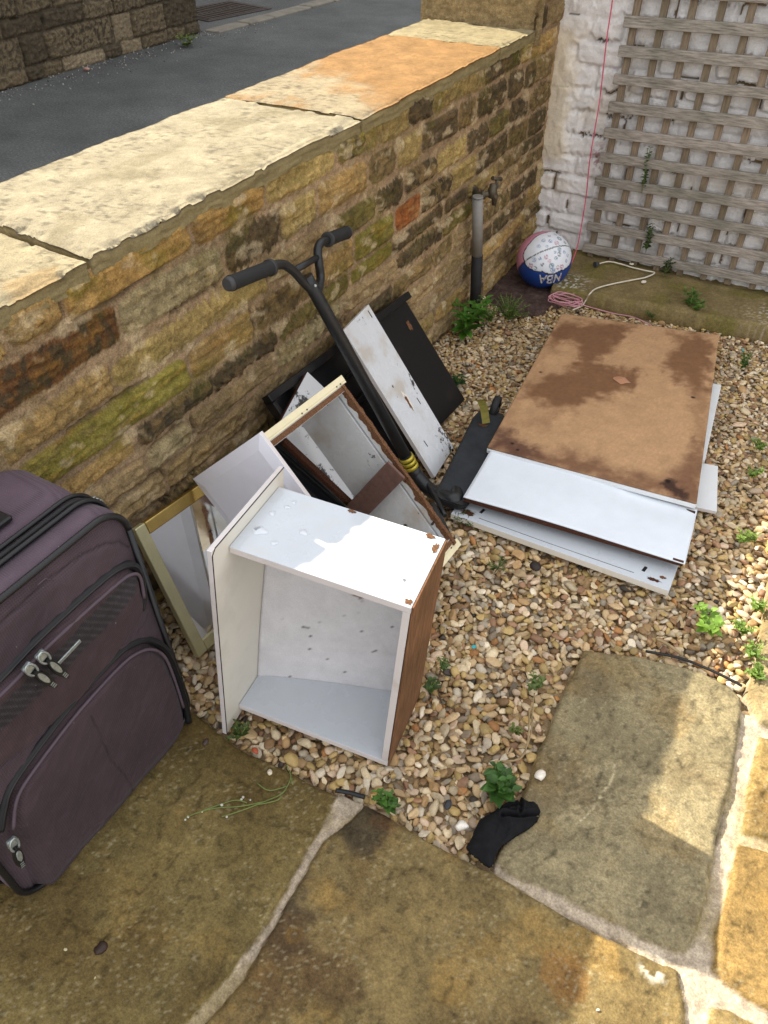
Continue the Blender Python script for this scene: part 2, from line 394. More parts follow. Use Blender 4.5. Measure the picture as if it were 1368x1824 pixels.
traced = [
 [(.69,.80,'O'),(.815,1.155,'A'),(1.17,1.41,'A'),(1.425,1.715,'Y'),(1.73,1.86,'L'),(1.875,2.115,'Y'),(2.13,2.26,'D'),(2.27,2.64,'Y'),(2.65,2.95,'D'),(2.96,3.04,'Y'),(3.06,3.3,'O')],
 [(.3,.58,'T'),(.60,.92,'R'),(.93,1.24,'P'),(1.26,1.46,'D'),(1.48,1.62,'Y'),(1.635,1.87,'O'),(1.89,2.035,'M'),(2.055,2.19,'Y'),(2.205,2.44,'D'),(2.46,2.58,'M'),(2.60,2.84,'D'),(2.86,3.0,'D'),(3.02,3.12,'D'),(3.13,3.3,'M')],
 [(.28,.58,'T'),(.6,.865,'O'),(.875,1.39,'Y'),(1.41,1.70,'T'),(1.725,1.91,'L'),(1.93,2.08,'D'),(2.10,2.30,'M'),(2.32,2.52,'Y'),(2.54,2.70,'D'),(2.72,2.88,'L'),(2.90,3.08,'D'),(3.1,3.3,'M')],
 [(.25,.58,'O'),(.60,1.075,'G'),(1.09,1.32,'O'),(1.34,1.58,'M'),(1.60,1.785,'O'),(1.80,2.015,'G'),(2.04,2.2,'B'),(2.215,2.42,'M'),(2.44,2.62,'Y'),(2.64,2.9,'D'),(2.92,3.1,'M'),(3.12,3.3,'D')],
 [(.3,.64,'O'),(.66,.88,'O'),(.895,1.14,'D'),(1.155,1.4,'D'),(1.42,1.76,'L'),(1.78,2.02,'G'),(2.035,2.37,'D'),(2.39,2.56,'D'),(2.58,2.82,'Y'),(2.84,3.05,'M'),(3.07,3.3,'D')]]
stones = []
for k, (z0, z1) in enumerate(band):
    if k < len(traced):
        tr = traced[k]; stones += [(a, b, z0, z1, c) for a, b, c in tr]; stones += rand_course(-1.2, tr[0][0]-.01, z0, z1, rnd, 'OTYMR', .2, .4, start=-1.2)
    else:
        stones += rand_course(-1.2, 3.45, z0, z1, rnd, 'DMMTLMMTOPDT' if k < 9 else 'DMTOY', .14, .34)
WX = 1.19; KK = WX/1.13
res = 0.0042
yg = np.arange(-1.0, 3.42, res); zq = np.arange(-.09, .943, res); Yg, Zg = np.meshgrid(yg, zq, indexing='ij')
H, C = courses_height(Yg, Zg, stones, 21)
moss = ss(.5, .68, fbm(Yg*5, Zg*9, 5, 301))*(0.75*np.exp(-((Zg-.62)/.07)**2-((Yg-.85)/.3)**2)+.55*np.exp(-((Zg-.60)/.09)**2-((Yg-1.88)/.22)**2)+.45*np.exp(-((Zg-.9)/.05)**2)+.12)
C = mixc(C, lin((92, 88, 20))*(0.6+.8*fbm(Yg*60, Zg*60, 3, 5))[..., None], np.clip(moss, 0, .85))
yb = ss(.45, .65, fbm(Yg*3+3, Zg*4, 3, 88)); C = C*(1+0.22*(yb-.5))[..., None]
lime = ss(.60, .72, fbm(Yg*11, Zg*17, 5, 350))*.5; C = mixc(C, lin((196, 176, 140))*np.ones_like(C), lime); C = C*1.16
P = np.stack([-(WX)+H, Yg*KK, CAMH-(CAMH-Zg)*KK], -1)
boundary = thing('stone_wall', 'low yard wall of ochre and dark coursed sandstone under pale coping slabs', 'wall', (-1.4, 1, 0))
heightfield('masonry', P, C, M['stone'], boundary)
M['rubble'] = plain('wall_core', (120, 100, 70), 0.95, var=0.3, scale=9, bscale=40, bstr=0.8, bdist=0.01)
box('wall_core', WORLD, (-1.60, -1.215, -1.05, 3.56, -.15, 0.900), M['rubble'], boundary, bev=.004)
# coping slabs, each its own part
ZC = 0.935
def hC(x, y): p = G(x, y, ZC); return p
def coping(y0a, y1a, y0b, y1b, c1, c2, seed, orange=None, name='coping_slab', zt=ZC, chip=1.0, label=None, xin=-1.177, xout=-1.63):
    """inner edge y0a..y1a, street edge y0b..y1b"""
    nu = int((max(y1a, y1b)-min(y0a, y0b))/0.006)+2; nv = 76
    t = np.linspace(0, 1, nu)[:, None]; s = np.linspace(0, 1, nv)[None]
    ya = y0a+(y1a-y0a)*t; yb_ = y0b+(y1b-y0b)*t
    Y = ya*(1-s)+yb_*s
    ein = (fbm(Y*5, Y*0+seed, 6, seed)-.5)*.015*chip; eo = (fbm(Y*6, Y*0+seed+3, 4, seed+1)-.5)*.02
    X = (xin-.004+ein)*(1-s)+(xout+eo)*s
    endw = (fbm(X*9, X*0+seed, 4, seed+4)-.5)*.016
    Y = Y+endw*(np.minimum(t, 1-t) < .5)*np.exp(-np.minimum(t, 1-t)*(y1a-y0a)/.05)*np.where(t < .5, 1, 1)
    lam = fbm(X*14, Y*14, 5, seed+2)
    Z = zt+(fbm(X*3, Y*3, 3, seed)-.5)*.008+(lam-.5)*.004
    din = (1-0)*(s*(xin-xout)); din = np.abs(din)*np.ones_like(Y)
    dn = np.minimum(np.minimum(din+.001, t*(y1a-y0a)*np.ones_like(Y)+.001), (1-t)*(y1a-y0a)+.001)
    flake = ss(.5, .54, fbm(Y*7+seed, X*10, 4, seed+6))*ss(.055, .0, dn)*chip
    Z = Z-flake*.006-ss(.006, 0, dn)*.004
    cr = ss(.006, 0, np.abs(fbm(Y*5+seed, X*8, 4, seed+16)-.5))*ss(.55, .62, fbm(Y*3, X*3+seed, 2, seed+17))
    C = lin(c1)*(0.72+.56*lam)[..., None]
    sp = ss(.56, .66, fbm(Y*60, X*35, 4, seed+8)); C = C*(1-.42*sp*ss(.35, .6, fbm(X*6, Y*6, 3, seed+11)))[..., None]
    blot = ss(.55, .72, fbm(Y*5+2, X*8, 4, seed+9)); C = mixc(C, lin(c2)*(0.8+.4*lam)[..., None], blot*.6)
    if orange is not None:
        C = mixc(C, lin((142, 109, 70))*(0.68+.64*lam)[..., None], np.clip(orange(X, Y), 0, 1))
    C = C*(1-.35*cr)[..., None]
    Pt = np.stack([X+0*Y, Y, Z], -1)
    # closed slab: a rim going down with a laminated side, then the underside
    th = .036
    rim = np.concatenate([Pt[:, 0], Pt[-1, 1:], Pt[-2::-1, -1], Pt[0, -2:0:-1]]); rc = np.concatenate([C[:, 0], C[-1, 1:], C[-2::-1, -1], C[0, -2:0:-1]])
    nr = len(rim); base = Pt.reshape(-1, 3); bc = C.reshape(-1, 3); idx = np.arange(nu*nv).reshape(nu, nv)
    ri = np.concatenate([idx[:, 0], idx[-1, 1:], idx[-2::-1, -1], idx[0, -2:0:-1]])
    co = [base]; cl = [bc]; prev = ri; faces = [gridfaces(nu, nv)[:, ::-1]]; off = len(base); cen = base.mean(0)
    K = 7; al = np.arange(nr)
    for k in range(1, K+1):
        f = k/K; lay = (fbm(al*.05, np.full(nr, f*9.0), 4, seed+20)-.5)*.014
        p = rim.copy(); dirx = np.sign(p[:, 0]-cen[0]); p[:, 0] += dirx*(lay*.8-.001*k*0)*(np.abs(p[:, 0]-cen[0]) > .18); p[:, 2] -= th*f+.002
        co.append(p); cl.append(lin((138, 124, 88))*(0.6+.7*fbm(al*.04, np.full(nr, f*7.0), 4, seed+21))[:, None]); cur = off+np.arange(nr); off += nr
        faces.append(np.stack([prev, cur, np.roll(cur, -1), np.roll(prev, -1)], -1)); prev = cur
    # underside
    co.append(np.array([[cen[0], cen[1], zt-th-.002]])); cl.append(lin((110, 95, 65))[None]); ci = off
    nx = np.roll(prev, -1); faces.append(np.stack([prev, np.full(nr, ci), nx, nx], -1)[:, [0, 1, 2, 2]])
    F = np.concatenate(faces[:-1]); o = npmesh(name, np.concatenate(co), F, np.concatenate(cl), M['coping'], boundary)
    return tag(o, label)
jA = hC(155, 455)[1]; jAo = hC(-120, 375)[1]; jB = hC(640, 207)[1]; jBo = hC(402, 172)[1]; jC = hC(868, 80)[1]; jCo = hC(702, 62)[1]
coping(-.95, jA-.30, -.95, jA-.35, (142, 131, 107), (130, 113, 82), 31)
coping(jA-.29, jA-.006, jAo*.0+jA-.34, jA+.02, (144, 133, 107), (142, 117, 78), 32, zt=ZC-.010)
coping(jA+.008, jB-.004, jA+.035, jBo-.005, (147, 137, 114), (124, 114, 90), 33)
coping(jB+.005, jC-.002, jBo+.004, jCo-.002, (146, 133, 108), (140, 106, 66), 34, orange=lambda X, Y: ss(-.1, .12, (Y-jB)-.12-(-1.177-X)*.55+(fbm(X*12, Y*12, 4, 3)-.5)*.25), label='orange stained coping slab', chip=.5)
coping(jC+.002, 3.22, jCo+.002, 3.20, (146, 134, 104), (128, 118, 90), 35, chip=.6)
# pier above the far end of the wall
pier = thing('stone_pier', 'tall ochre stone pier at the far end of the low wall, by the white wall', 'pier', (-1.4, 3.4, ZC))
def stoneface(name, fy, U, Vv, stones, seed, mapf, parent, mat=None, flip=False, extra=None, **k):
    Ug, Vg = np.meshgrid(U, Vv, indexing='ij'); H, C = courses_height(Ug, Vg, stones, seed, **k)
    if extra: H, C = extra(Ug, Vg, H, C)
    return heightfield(name, mapf(Ug, Vg, H), C, mat or M['stone'], parent, flip=flip)
st = []
for k, z0 in enumerate(np.arange(1.11, 2.5, .115)): st += rand_course(.0, .48, z0, z0+.098, rnd, 'OTYPMO', .1, .2, start=-.02-.05*(k % 2))
stoneface('near_face', 0, np.arange(-.02, .50, .005), np.arange(.88, 2.5, .005), st, 41, lambda u, v, h: np.stack([-1.655+u, 3.225-h, v], -1), pier, mortar=(140, 120, 85))
st = []
for k, z0 in enumerate(np.arange(.92, 2.5, .085)): st += rand_course(3.2, 3.6, z0, z0+.068, rnd, 'DMOTDMY', .12, .24, start=3.14-.06*(k % 2))
stoneface('yard_face', 0, np.arange(3.205, 3.60, .005), np.arange(.87, 2.5, .005), st, 42, lambda u, v, h: np.stack([-WX+h, u, v], -1), pier)
box('pier_core', WORLD, (-1.66, -1.21, 3.25, 3.60, .90, 2.5), M['rubble'], pier, bev=.006)

# far wall across the road
rnd = random.Random(8); st = []; z = 0.0
for k, h in enumerate([.10, .20, .12, .13, .13, .14, .15, .14, .15, .14, .15, .16, .15, .14, .16, .15, .14, .15, .16]):  # upper courses are out of view, added so the wall shades the road
    st += rand_course(2.0, 6.33, z+.006, z+h-.008, rnd, 'MDMTMDM', .2 if h > .15 else .14, .5, gap=.014, start=1.9-.13*(k % 3)); z += h
road_wall = thing('road_wall', 'brown coursed stone wall across the street with its end at a manhole', 'wall', (-5.7, 4.5, 0))
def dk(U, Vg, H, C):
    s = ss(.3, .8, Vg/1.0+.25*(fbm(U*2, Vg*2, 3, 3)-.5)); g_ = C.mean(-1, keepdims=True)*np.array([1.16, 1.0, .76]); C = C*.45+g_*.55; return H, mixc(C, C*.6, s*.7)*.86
stoneface('masonry', 0, np.arange(1.9, 6.335, .009), np.arange(-.02, z, .009), st, 51, lambda u, v, h: np.stack([-5.60+h*1.4, u, v], -1), road_wall, depth=.022, joint=.002, mortar=(88, 76, 58), extra=dk)
st = []
for k, z0 in enumerate(np.arange(0, z, .15)): st += rand_course(0, .45, z0+.01, z0+.135, rnd, 'MDMT', .15, .4)
stoneface('end_face', 0, np.arange(0, .45, .009), np.arange(-.02, z, .009), st, 52, lambda u, v, h: np.stack([-6.045+u, 6.325+h, v], -1), road_wall, flip=True, mortar=(90, 80, 60))
box('wall_core', WORLD, (-6.05, -5.612, 1.9, 6.315, -.02, z-.01), M['rubble'], road_wall, bev=.01)
# manhole cover in the road
M['iron'] = plain('cast_iron', (66, 58, 54), 0.55, 0.6, var=.3, scale=18, bscale=120, bstr=.4, bdist=.002)
a0, a1, a2 = G(352, 22), G(372, 38), G(450, 22); ev = (V(a2)-V(a1)); ev.z = 0; eu = (V(a0)-V(a1)); 
ev.normalize(); eu = Vector((-ev.y, ev.x, 0)); fr = FR(V(a1)+Vector((0, 0, .004)), ev, eu, (0, 0, 1))
man = thing('manhole_cover', 'rusty ribbed rectangular manhole cover in the road past the wall end', 'manhole cover', a1)
box('frame', fr, (-.03, .82, -.03, .62, -.01, .006), M['iron'], man, bev=.002)
bm = bmesh.new(); addbox(bm, fr, 0, .79, 0, .59, .002, .010, bev=.002)
for i in range(12):
    for j in range(2): addbox(bm, fr, .03+i*.063, .065+i*.063, .03+j*.28, .27+j*.28, .0102, .015, bev=.0015)
bm2('cover', bm, M['iron'], man)

# ================================================================ white painted wall with trellis
WY = 3.54
rnd = random.Random(5); st = []
for k, z0 in enumerate(np.arange(-.2, 2.55, .088)): st += rand_course(-1.25, 2.6, z0+.004, z0+.082, rnd, 'O', .13, .24, gap=.010, start=-1.25-.1*(k % 2))
def whiten(U, Vg, H, C):
    n1 = fbm(U*14, Vg*14, 5, 8); n2 = fbm(U*4, Vg*4, 4, 9)
    C = lin((238, 234, 230))*(0.88+.18*n1)[..., None]*np.ones(3)
    hole = ss(-.0060, -.0088, H); C = mixc(C, lin((66, 56, 50))*np.ones_like(C), hole*.9)
    C = mixc(C, lin((222, 208, 184))*np.ones_like(C), ss(.58, .75, n2)*.35)
    fil = ss(-1.07, -1.13, U+.05*(fbm(U*10, Vg*8, 4, 12)-.5)*2)*ss(.35, .42, Vg)*ss(.95, .85, Vg)
    H = H*(1-fil)+fil*(.018+.01*fbm(U*20, Vg*12, 4, 13)); C = mixc(C, lin((220, 205, 175))*np.ones_like(C), fil*.8)
    ren = ss(.0, .05, Vg-.83+.1*(n2-.5))*ss(-.93, -.98, U); H = H*(1-.75*ren)+.75*ren*(.01+.016*fbm(U*22, Vg*22, 5, 19))
    pk = ss(.54, .6, fbm(U*45, Vg*45, 4, 22))*np.exp(-((U+.93)/.05)**2-((Vg-.42)/.05)**2); C = mixc(C, lin((150, 95, 100))*np.ones_like(C), np.clip(pk, 0, .8))
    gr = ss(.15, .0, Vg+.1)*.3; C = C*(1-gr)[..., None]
    return H, C
ww = thing('white_wall', 'white painted rough brick wall behind the wooden trellis', 'wall', (0.5, 3.6, 0))
stoneface('painted_brick', 0, np.arange(-1.24, 1.6, .0055), np.arange(-.12, 2.5, .0055), st, 61, lambda u, v, h: np.stack([u, WY-h*1.3, v], -1), ww, mat=M['white_brick'], depth=.012, warp=.0040, lumpy=.42, grow=0.0, joint=-.0045, extra=whiten, mortar=(200, 200, 200), smear=.75)
box('wall_core', WORLD, (-1.22, 2.6, WY+.012, WY+.30, -.12, 2.5), M['rubble'], ww, bev=.004)
def wood(name, c1, c2, stretch):
    m, nt, bs = nmat(name)
    n1 = noise(nt, 14, 6, 0.7, stretch); r1 = ramp(nt, n1.outputs[0], [(0.3, tuple(lin(c1))), (0.7, tuple(lin(c2)))])
    n2 = noise(nt, 5, 3); r2 = ramp(nt, n2.outputs[0], [(0.35, (.7, .72, .66)), (0.65, (1.1, 1.08, 1.05))])
    nt.links.new(mixn(nt, r1.outputs[0], r2.outputs[0], mode='MULTIPLY', fac=1.0), bs.inputs['Base Color'])
    bs.inputs['Roughness'].default_value = .85; bs.inputs['Specular IOR Level'].default_value = .2
    bump(nt, bs, [(n1.outputs[0], .6, .0015)]); return m
M['wood_h'] = wood('grey_weathered_wood', (100, 94, 88), (184, 175, 165), (1.2, 12, 12))
M['wood_v'] = wood('brown_batten_wood', (98, 86, 72), (160, 142, 122), (12, 12, 1.2))
TY = WY-.045; kT = TY/3.22
tre = thing('trellis', 'weathered square wooden trellis fixed to the white wall', 'trellis', (-.9, TY, .04))
r_ = random.Random(3)
tl = radians(1.7)
trf = FR((-.913, TY, 0), (cos(tl), 0, sin(tl)), (0, 1, 0), (0, 0, 1))
for i in range(16):
    x = .012+i*.1035
    box('batten', trf, (x, x+.027, .0, .016, -.012, 1.56), M['wood_v'], tre, bev=.0015)
for j in range(16):
    z = CAMH-(CAMH-.160)*kT+j*.1003
    box('rail', trf, (-.010, 1.62, -.019, -.001, z-.019+r_.uniform(-.002, .002), z+.019), M['wood_h'], tre, bev=.002)

# ================================================================ stone step along the white wall
sp0 = G(990, 513, 0.0); sp1 = G(1368, 582, 0.0)
e = V(sp1)-V(sp0); e.normalize()
xs = np.linspace(-.02, 1.7, 260); vs_ = np.linspace(0, .46, 70); Ug, Vg = np.meshgrid(xs, vs_, indexing='ij')
eg = (fbm(Ug*9, Vg*0, 4, 3)-.5)*.02
h = (fbm(Ug*12, Vg*12, 5, 71)-.5)*.012-ss(.02, 0, Vg)*.012
C = lin((122, 106, 70))*(0.6+.8*fbm(Ug*9, Vg*9, 5, 72))[..., None]; C = mixc(C, lin((104, 96, 44))*np.ones_like(C), ss(.45, .7, fbm(Ug*5, Vg*5, 4, 73))*.7)
wht = ss(.60, .64, fbm(Ug*70, Vg*70, 4, 74))*(np.exp(-((Ug-.05)/.06)**2-((Vg-.08)/.07)**2)+np.exp(-((Ug-.98)/.14)**2-((Vg-.1)/.1)**2)); C = mixc(C, lin((220, 215, 205))*np.ones_like(C), np.clip(wht*1.2, 0, .9))
P = np.stack([sp0[0]+e.x*Ug-e.y*(Vg), sp0[1]+e.y*Ug+e.x*Vg+eg*ss(.06, 0, Vg), h+0*Ug], -1)
stp = heightfield('stone_step', P, C, M['paving'], thick=(0, 0, -.12))
tag(stp, 'long mossy sandstone step at the foot of the trellis', 'step')

# ================================================================ paving
px = lambda L: [tuple(GG(*p)[:2]) for p in L]
SL = {
 'A': px([(345,1268),(420,1330),(520,1376),(604,1414),(568,1484),(513,1584),(462,1670),(400,1746),(325,1830),(150,2060)])+[(-.75,-.6),(-1.3,-.6),(-1.3,.60)],
 'B': px([(650,1430),(760,1492),(878,1552),(960,1600),(1040,1643),(1130,1690),(1212,1728),(1222,1790),(1228,1900),(1235,2150),(700,2600),(230,2060),(352,1832),(434,1740),(514,1602),(580,1490)]),
 'C': px([(1042,1155),(1075,1160),(1130,1163),(1180,1178),(1250,1196),(1308,1222),(1325,1242),(1322,1290),(1302,1400),(1282,1480),(1266,1560),(1240,1680),(1226,1702),(1205,1700),(1080,1638),(1000,1595),(905,1558),(880,1534),(905,1470),(938,1395),(962,1325),(990,1265),(1015,1205)]),
 'D': px([(1352,1308),(1600,1380),(1700,1560),(1368,1496),(1322,1484),(1330,1400)]),
 'E': px([(1330,1238),(1345,1170),(1362,1080),(1375,1010),(1395,900),(1700,960),(1700,1370),(1352,1290)]),
 'F': px([(1318,1500),(1368,1512),(1700,1580),(1700,1900),(1368,1802),(1290,1752),(1268,1728),(1275,1650),(1296,1560)]),
 'H': px([(1262,1790),(1300,1795),(1368,1832),(1700,1930),(1700,2400),(1260,2150),(1255,1860)])}
SC = {'A': (116, 100, 60), 'B': (122, 104, 66), 'C': (134, 122, 92), 'D': (136, 114, 70), 'E': (142, 126, 92), 'F': (138, 112, 66), 'H': (136, 116, 74)}
gx = np.arange(-1.22, 1.1, .0045); gy = np.arange(-.55, 2.6, .0045); Xg, Yg = np.meshgrid(gx, gy, indexing='ij')
wx = (fbm(Xg*10, Yg*10, 5, 81)-.5)*.014; wy = (fbm(Xg*10+9, Yg*10, 5, 82)-.5)*.014
n1 = fbm(Xg*9, Yg*9, 6, 83); n2 = fbm(Xg*30, Yg*30, 5, 84); n3 = fbm(Xg*3.5, Yg*3.5, 5, 85)
H = -.011+(n2-.5)*.012; C = lin((180, 164, 142))*(0.66+.6*n2)[..., None]
alld = np.full(Xg.shape, -1e9); SLD = {}
for k, poly in SL.items():
    sd = sdpoly(Xg+wx, Yg+wy, poly); SLD[k] = sd; alld = np.maximum(alld, sd)
    e_ = ss(-.001, .0035, sd); ln = fbm(Xg*3.2+ord(k), Yg*3.2, 6, 86+ord(k)); lay = ss(.56, .568, ln)+ss(.41, .416, ln)
    hh = ss(0, .012, sd)*.009-.009+(n1-.5)*.004+(n2-.5)*.003+lay*.0028
    H = H*(1-e_)+hh*e_
    b = lin(SC[k]); c = b*(0.55+.9*n1)[..., None]
    c = mixc(c, b*np.array([.62, .55, .5]), ss(.52, .68, n3)*.6)
    c = mixc(c, lin((150, 118, 62))*np.ones_like(c)*(.7+.6*n2)[..., None], ss(.55, .7, fbm(Xg*6+40, Yg*6, 5, 91))*(.45 if k in 'BF' else .2))
    spk = ss(.58, .75, fbm(Xg*38, Yg*38, 6, 92, .65))*.45; c = c*(1-spk)[..., None]
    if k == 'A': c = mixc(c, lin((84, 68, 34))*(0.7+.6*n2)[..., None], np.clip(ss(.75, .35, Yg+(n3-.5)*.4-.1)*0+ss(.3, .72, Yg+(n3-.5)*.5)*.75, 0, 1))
    if k == 'B':
        for (qx, qy, r, cc_, a) in ((650,1475,.075,(58,50,38),.85),(520,1660,.07,(62,52,42),.7),(500,1700,.11,(82,60,36),.6),(520,1590,.05,(70,60,44),.6),(590,1750,.06,(84,62,38),.6),(700,1450,.05,(96,62,34),.5),(1000,1740,.06,(150,100,44),.4)):
            q = G(qx, qy); d = np.hypot(Xg-q[0]+(n2-.5)*.05+(n1-.5)*.06, Yg-q[1]+(n1-.5)*.05); c = mixc(c, lin(cc_)*(.75+.5*n2)[..., None], ss(r, r*.55, d)*a)
        q = G(525, 1668); d = np.hypot(Xg-q[0], Yg-q[1]); c = mixc(c, lin((130, 98, 44))*np.ones_like(c), ss(.008, .0, np.abs(d-.012+(n2-.5)*.02))*.4)
    c = c*(1-.30*ss(.008, .0, np.abs(ln-.558))-.22*ss(.006, 0, np.abs(ln-.408)))[..., None]; c = c*(1+.06*(lay-1))[..., None]
    wsp = ss(.66, .72, fbm(Xg*120, Yg*120, 3, 97+ord(k)))*ss(.45, .6, fbm(Xg*7, Yg*7, 3, 98)); c = mixc(c, lin((176, 164, 130))*np.ones_like(c), wsp*.35)
    C = mixc(C, c, e_)
    rim = ss(.016, 0, np.abs(sd+.004))*.5*ss(.45, .6, n3); C = mixc(C, lin((130, 112, 50))*np.ones_like(C), rim)
for path, wd, a in (([(1095,1355),(1092,1385),(1070,1420),(1045,1455),(1028,1468)], .0022, .8),):
    d = dpath(Xg+(n2-.5)*.006, Yg, [tuple(G(*p)[:2]) for p in path]); C = mixc(C, lin((190, 176, 140))*np.ones_like(C), ss(wd, 0, d)*a*ss(.3, .5, n2))
q = G(1165, 1722); d = np.hypot(Xg-q[0], Yg-q[1]); C = mixc(C, lin((215, 208, 190))*np.ones_like(C), ss(.036, .012, d)*ss(.54, .60, fbm(Xg*45, Yg*45, 5, 95))*.85)
q = G(1055, 1420); d = np.hypot(Xg-q[0], (Yg-q[1])); C = mixc(C, C*1.35, ss(.14, .02, d)*ss(.5, .62, fbm(Xg*50, Yg*50, 4, 96))*.7)
# where mortar / slabs exist (the rest is the gravel bed)
mort = [px([(602,1405),(650,1428),(590,1500),(520,1612),(440,1745),(360,1830),(200,2100),(120,2060),(325,1830),(395,1745),(455,1668),(505,1580),(560,1482)]),
        px([(880,1534),(1080,1628),(1226,1690),(1240,1680),(1266,1560),(1300,1400),(1318,1262),(1340,1270),(1700,1340),(1700,2600),(1200,2700),(700,2700),(1228,1900),(1212,1728),(1040,1643),(878,1560)])]
alld2 = alld.copy()
for mp_ in mort: alld2 = np.maximum(alld2, sdpoly(Xg+wx*.5, Yg+wy*.5, mp_))
pave = ss(-.004, .002, alld2)
H = H*pave+(-.055)*(1-pave)
keep = alld2 > -.03
P = np.stack([Xg, Yg, H], -1)
pv = heightfield('paving', P, C, M['paving'], keep=keep, thick=None); tag(pv, kind='structure')

# ================================================================ gravel bed
bx = np.arange(-1.25, 1.7, .03); by = np.arange(.3, 3.7, .03); Bx, By = np.meshgrid(bx, by, indexing='ij')
Z0 = -.05*ss(1.4, 3.0, By)
sc_ = np.array(px([(960, 515)])[0])
Cb = lin((150, 128, 98))*(0.6+.8*fbm(Bx*20, By*20, 4, 101))[..., None]
bed = heightfield('gravel_bed', np.stack([Bx, By, Z0-.030+.02*(fbm(Bx*9, By*9, 3, 7)-.5)], -1), Cb, M['soil']); tag(bed, kind='structure')
# bare purple soil patch by the ball
sp = px([(850,545),(880,512),(930,470),(1000,512),(985,540),(930,540),(890,555)])
ux = np.arange(-1.25, -.75, .006); uy = np.arange(2.6, 3.6, .006); Ux, Uy = np.meshgrid(ux, uy, indexing='ij')
soil_c = px([(930, 520)])[0]
sdS = .19-np.hypot((Ux-(-1.07)), (Uy-3.22)*.62)+(fbm(Ux*12, Uy*12, 4, 9)-.5)*.08
hs = -.05*1-.012+.020*ss(-.02, .05, sdS)+(fbm(Ux*40, Uy*40, 4, 10)-.5)*.010
cs = lin((84, 68, 62))*(0.5+1.0*fbm(Ux*30, Uy*30, 5, 103))[..., None]
soilo = heightfield('soil', np.stack([Ux, Uy, hs], -1), cs, M['soil'], keep=sdS > -.03); tag(soilo, kind='structure')

pal = [((208,192,162),26),((194,170,132),24),((170,140,100),14),((138,110,78),6),((164,154,138),8),((224,214,194),6),((124,112,96),3),((72,66,60),.8),((172,124,76),3),((182,158,106),14),((154,120,94),6),((204,182,158),12)]
pc = np.array([lin(c) for c, _ in pal]); pw = np.array([w_ for _, w_ in pal]); pw = pw/pw.sum()
var2, fa2 = stone_variants(2, 24, 9, 0.62)
cell = .004; HX0, HY0 = -1.24, .45; nx_, ny_ = int(2.9/cell), int(3.2/cell)
ax = HX0+np.arange(nx_)*cell; ay = HY0+np.arange(ny_)*cell; HXg, HYg = np.meshgrid(ax, ay, indexing='ij')
# mask of allowed gravel
AX = np.clip(((HXg-gx[0])/.0045).astype(int), 0, len(gx)-1); AY = np.clip(((HYg-gy[0])/.0045).astype(int), 0, len(gy)-1)
inpav = alld2[AX, AY]; inpav = np.where((HXg > gx[-1]) | (HYg > gy[-1]), -1, inpav)
inpav = inpav+0
stepd = (HYg-(sp0[1]+(HXg-sp0[0])*e.y/e.x))
dr_in = sdpoly(HXg, HYg, [(-.795, .745), (-.445, .80), (-.470, .97), (-.825, .92)]) > 0
bad = dr_in | (inpav > -.006) | ((stepd > -.0) & (HXg > sp0[0]-.01)) | (HYg > WY-.02) | (HXg < -WX+.005)
soilm = (.19-np.hypot(HXg+1.07, (HYg-3.22)*.62)) > 0.0
HM = -.05*ss(1.4, 3.0, HYg)-.030+.028*0
near_wall = ss(-1.0, -1.16, HXg)*.02; HM = HM+near_wall
rs = np.random.RandomState(12); POS = []; SIZ = []; COL = []; TI = []
def drop(n, lo, hi, zcap, tries=5):
    for _ in range(n):
        ok = None
        for t in range(tries):
            i = rs.randint(2, nx_-2); j = rs.randint(2, ny_-2)
            if bad[i, j] or (soilm[i, j] and rs.uniform() > .10): continue
            rel = HM[i, j]+.05*(ss(1.4, 3.0, HYg[i, j]))-near_wall[i, j]
            if ok is None or rel < ok[2]: ok = (i, j, rel)
        if ok is None or ok[2] > zcap: continue
        i, j, rel = ok
        s = rs.uniform(lo, hi)*(.8 if HYg[i, j] > 2.2 else 1.0); a = s*rs.uniform(.85, 1.6); b = s*rs.uniform(.65, 1.0); c = s*rs.uniform(.32, .68)
        k = max(1, int(s*.75/cell)); w_ = HM[i-k:i+k+1, j-k:j+k+1]
        if w_.size == 0: continue
        x = HX0+i*cell; y = HY0+j*cell
        z = float(np.percentile(w_, 65))+c*.55
        POS.append((x, y, z)); SIZ.append((a, b, c)); COL.append(pc[rs.choice(len(pc), p=pw)]*np.array([1.0, .95, .87])*rs.uniform(.65, 1.2))
        k2 = max(1, int(s*1.0/cell)); i0, i1, j0, j1 = max(i-k2, 0), i+k2+1, max(j-k2, 0), j+k2+1
        dx = (HXg[i0:i1, j0:j1]-x)/s; dy = (HYg[i0:i1, j0:j1]-y)/s; q_ = 1-dx*dx-dy*dy
        HM[i0:i1, j0:j1] = np.where(q_ > 0, np.maximum(HM[i0:i1, j0:j1], z+c*.85*np.sqrt(np.maximum(q_, 0))), HM[i0:i1, j0:j1])
drop(11500, .008, .013, -.006)
drop(27000, .0072, .0150, .012, 6)
drop(2500, .006, .010, .012, 3)
drop(300, .015, .021, .012, 4)
gr = scatter('gravel', np.array(POS), np.array(SIZ), np.array(COL), var2, fa2, M['pebble'], tilt=.3, flat=.45)
tag(gr, 'mixed cream, tan and brown rounded pebbles covering the yard bed', 'gravel', kind='stuff')

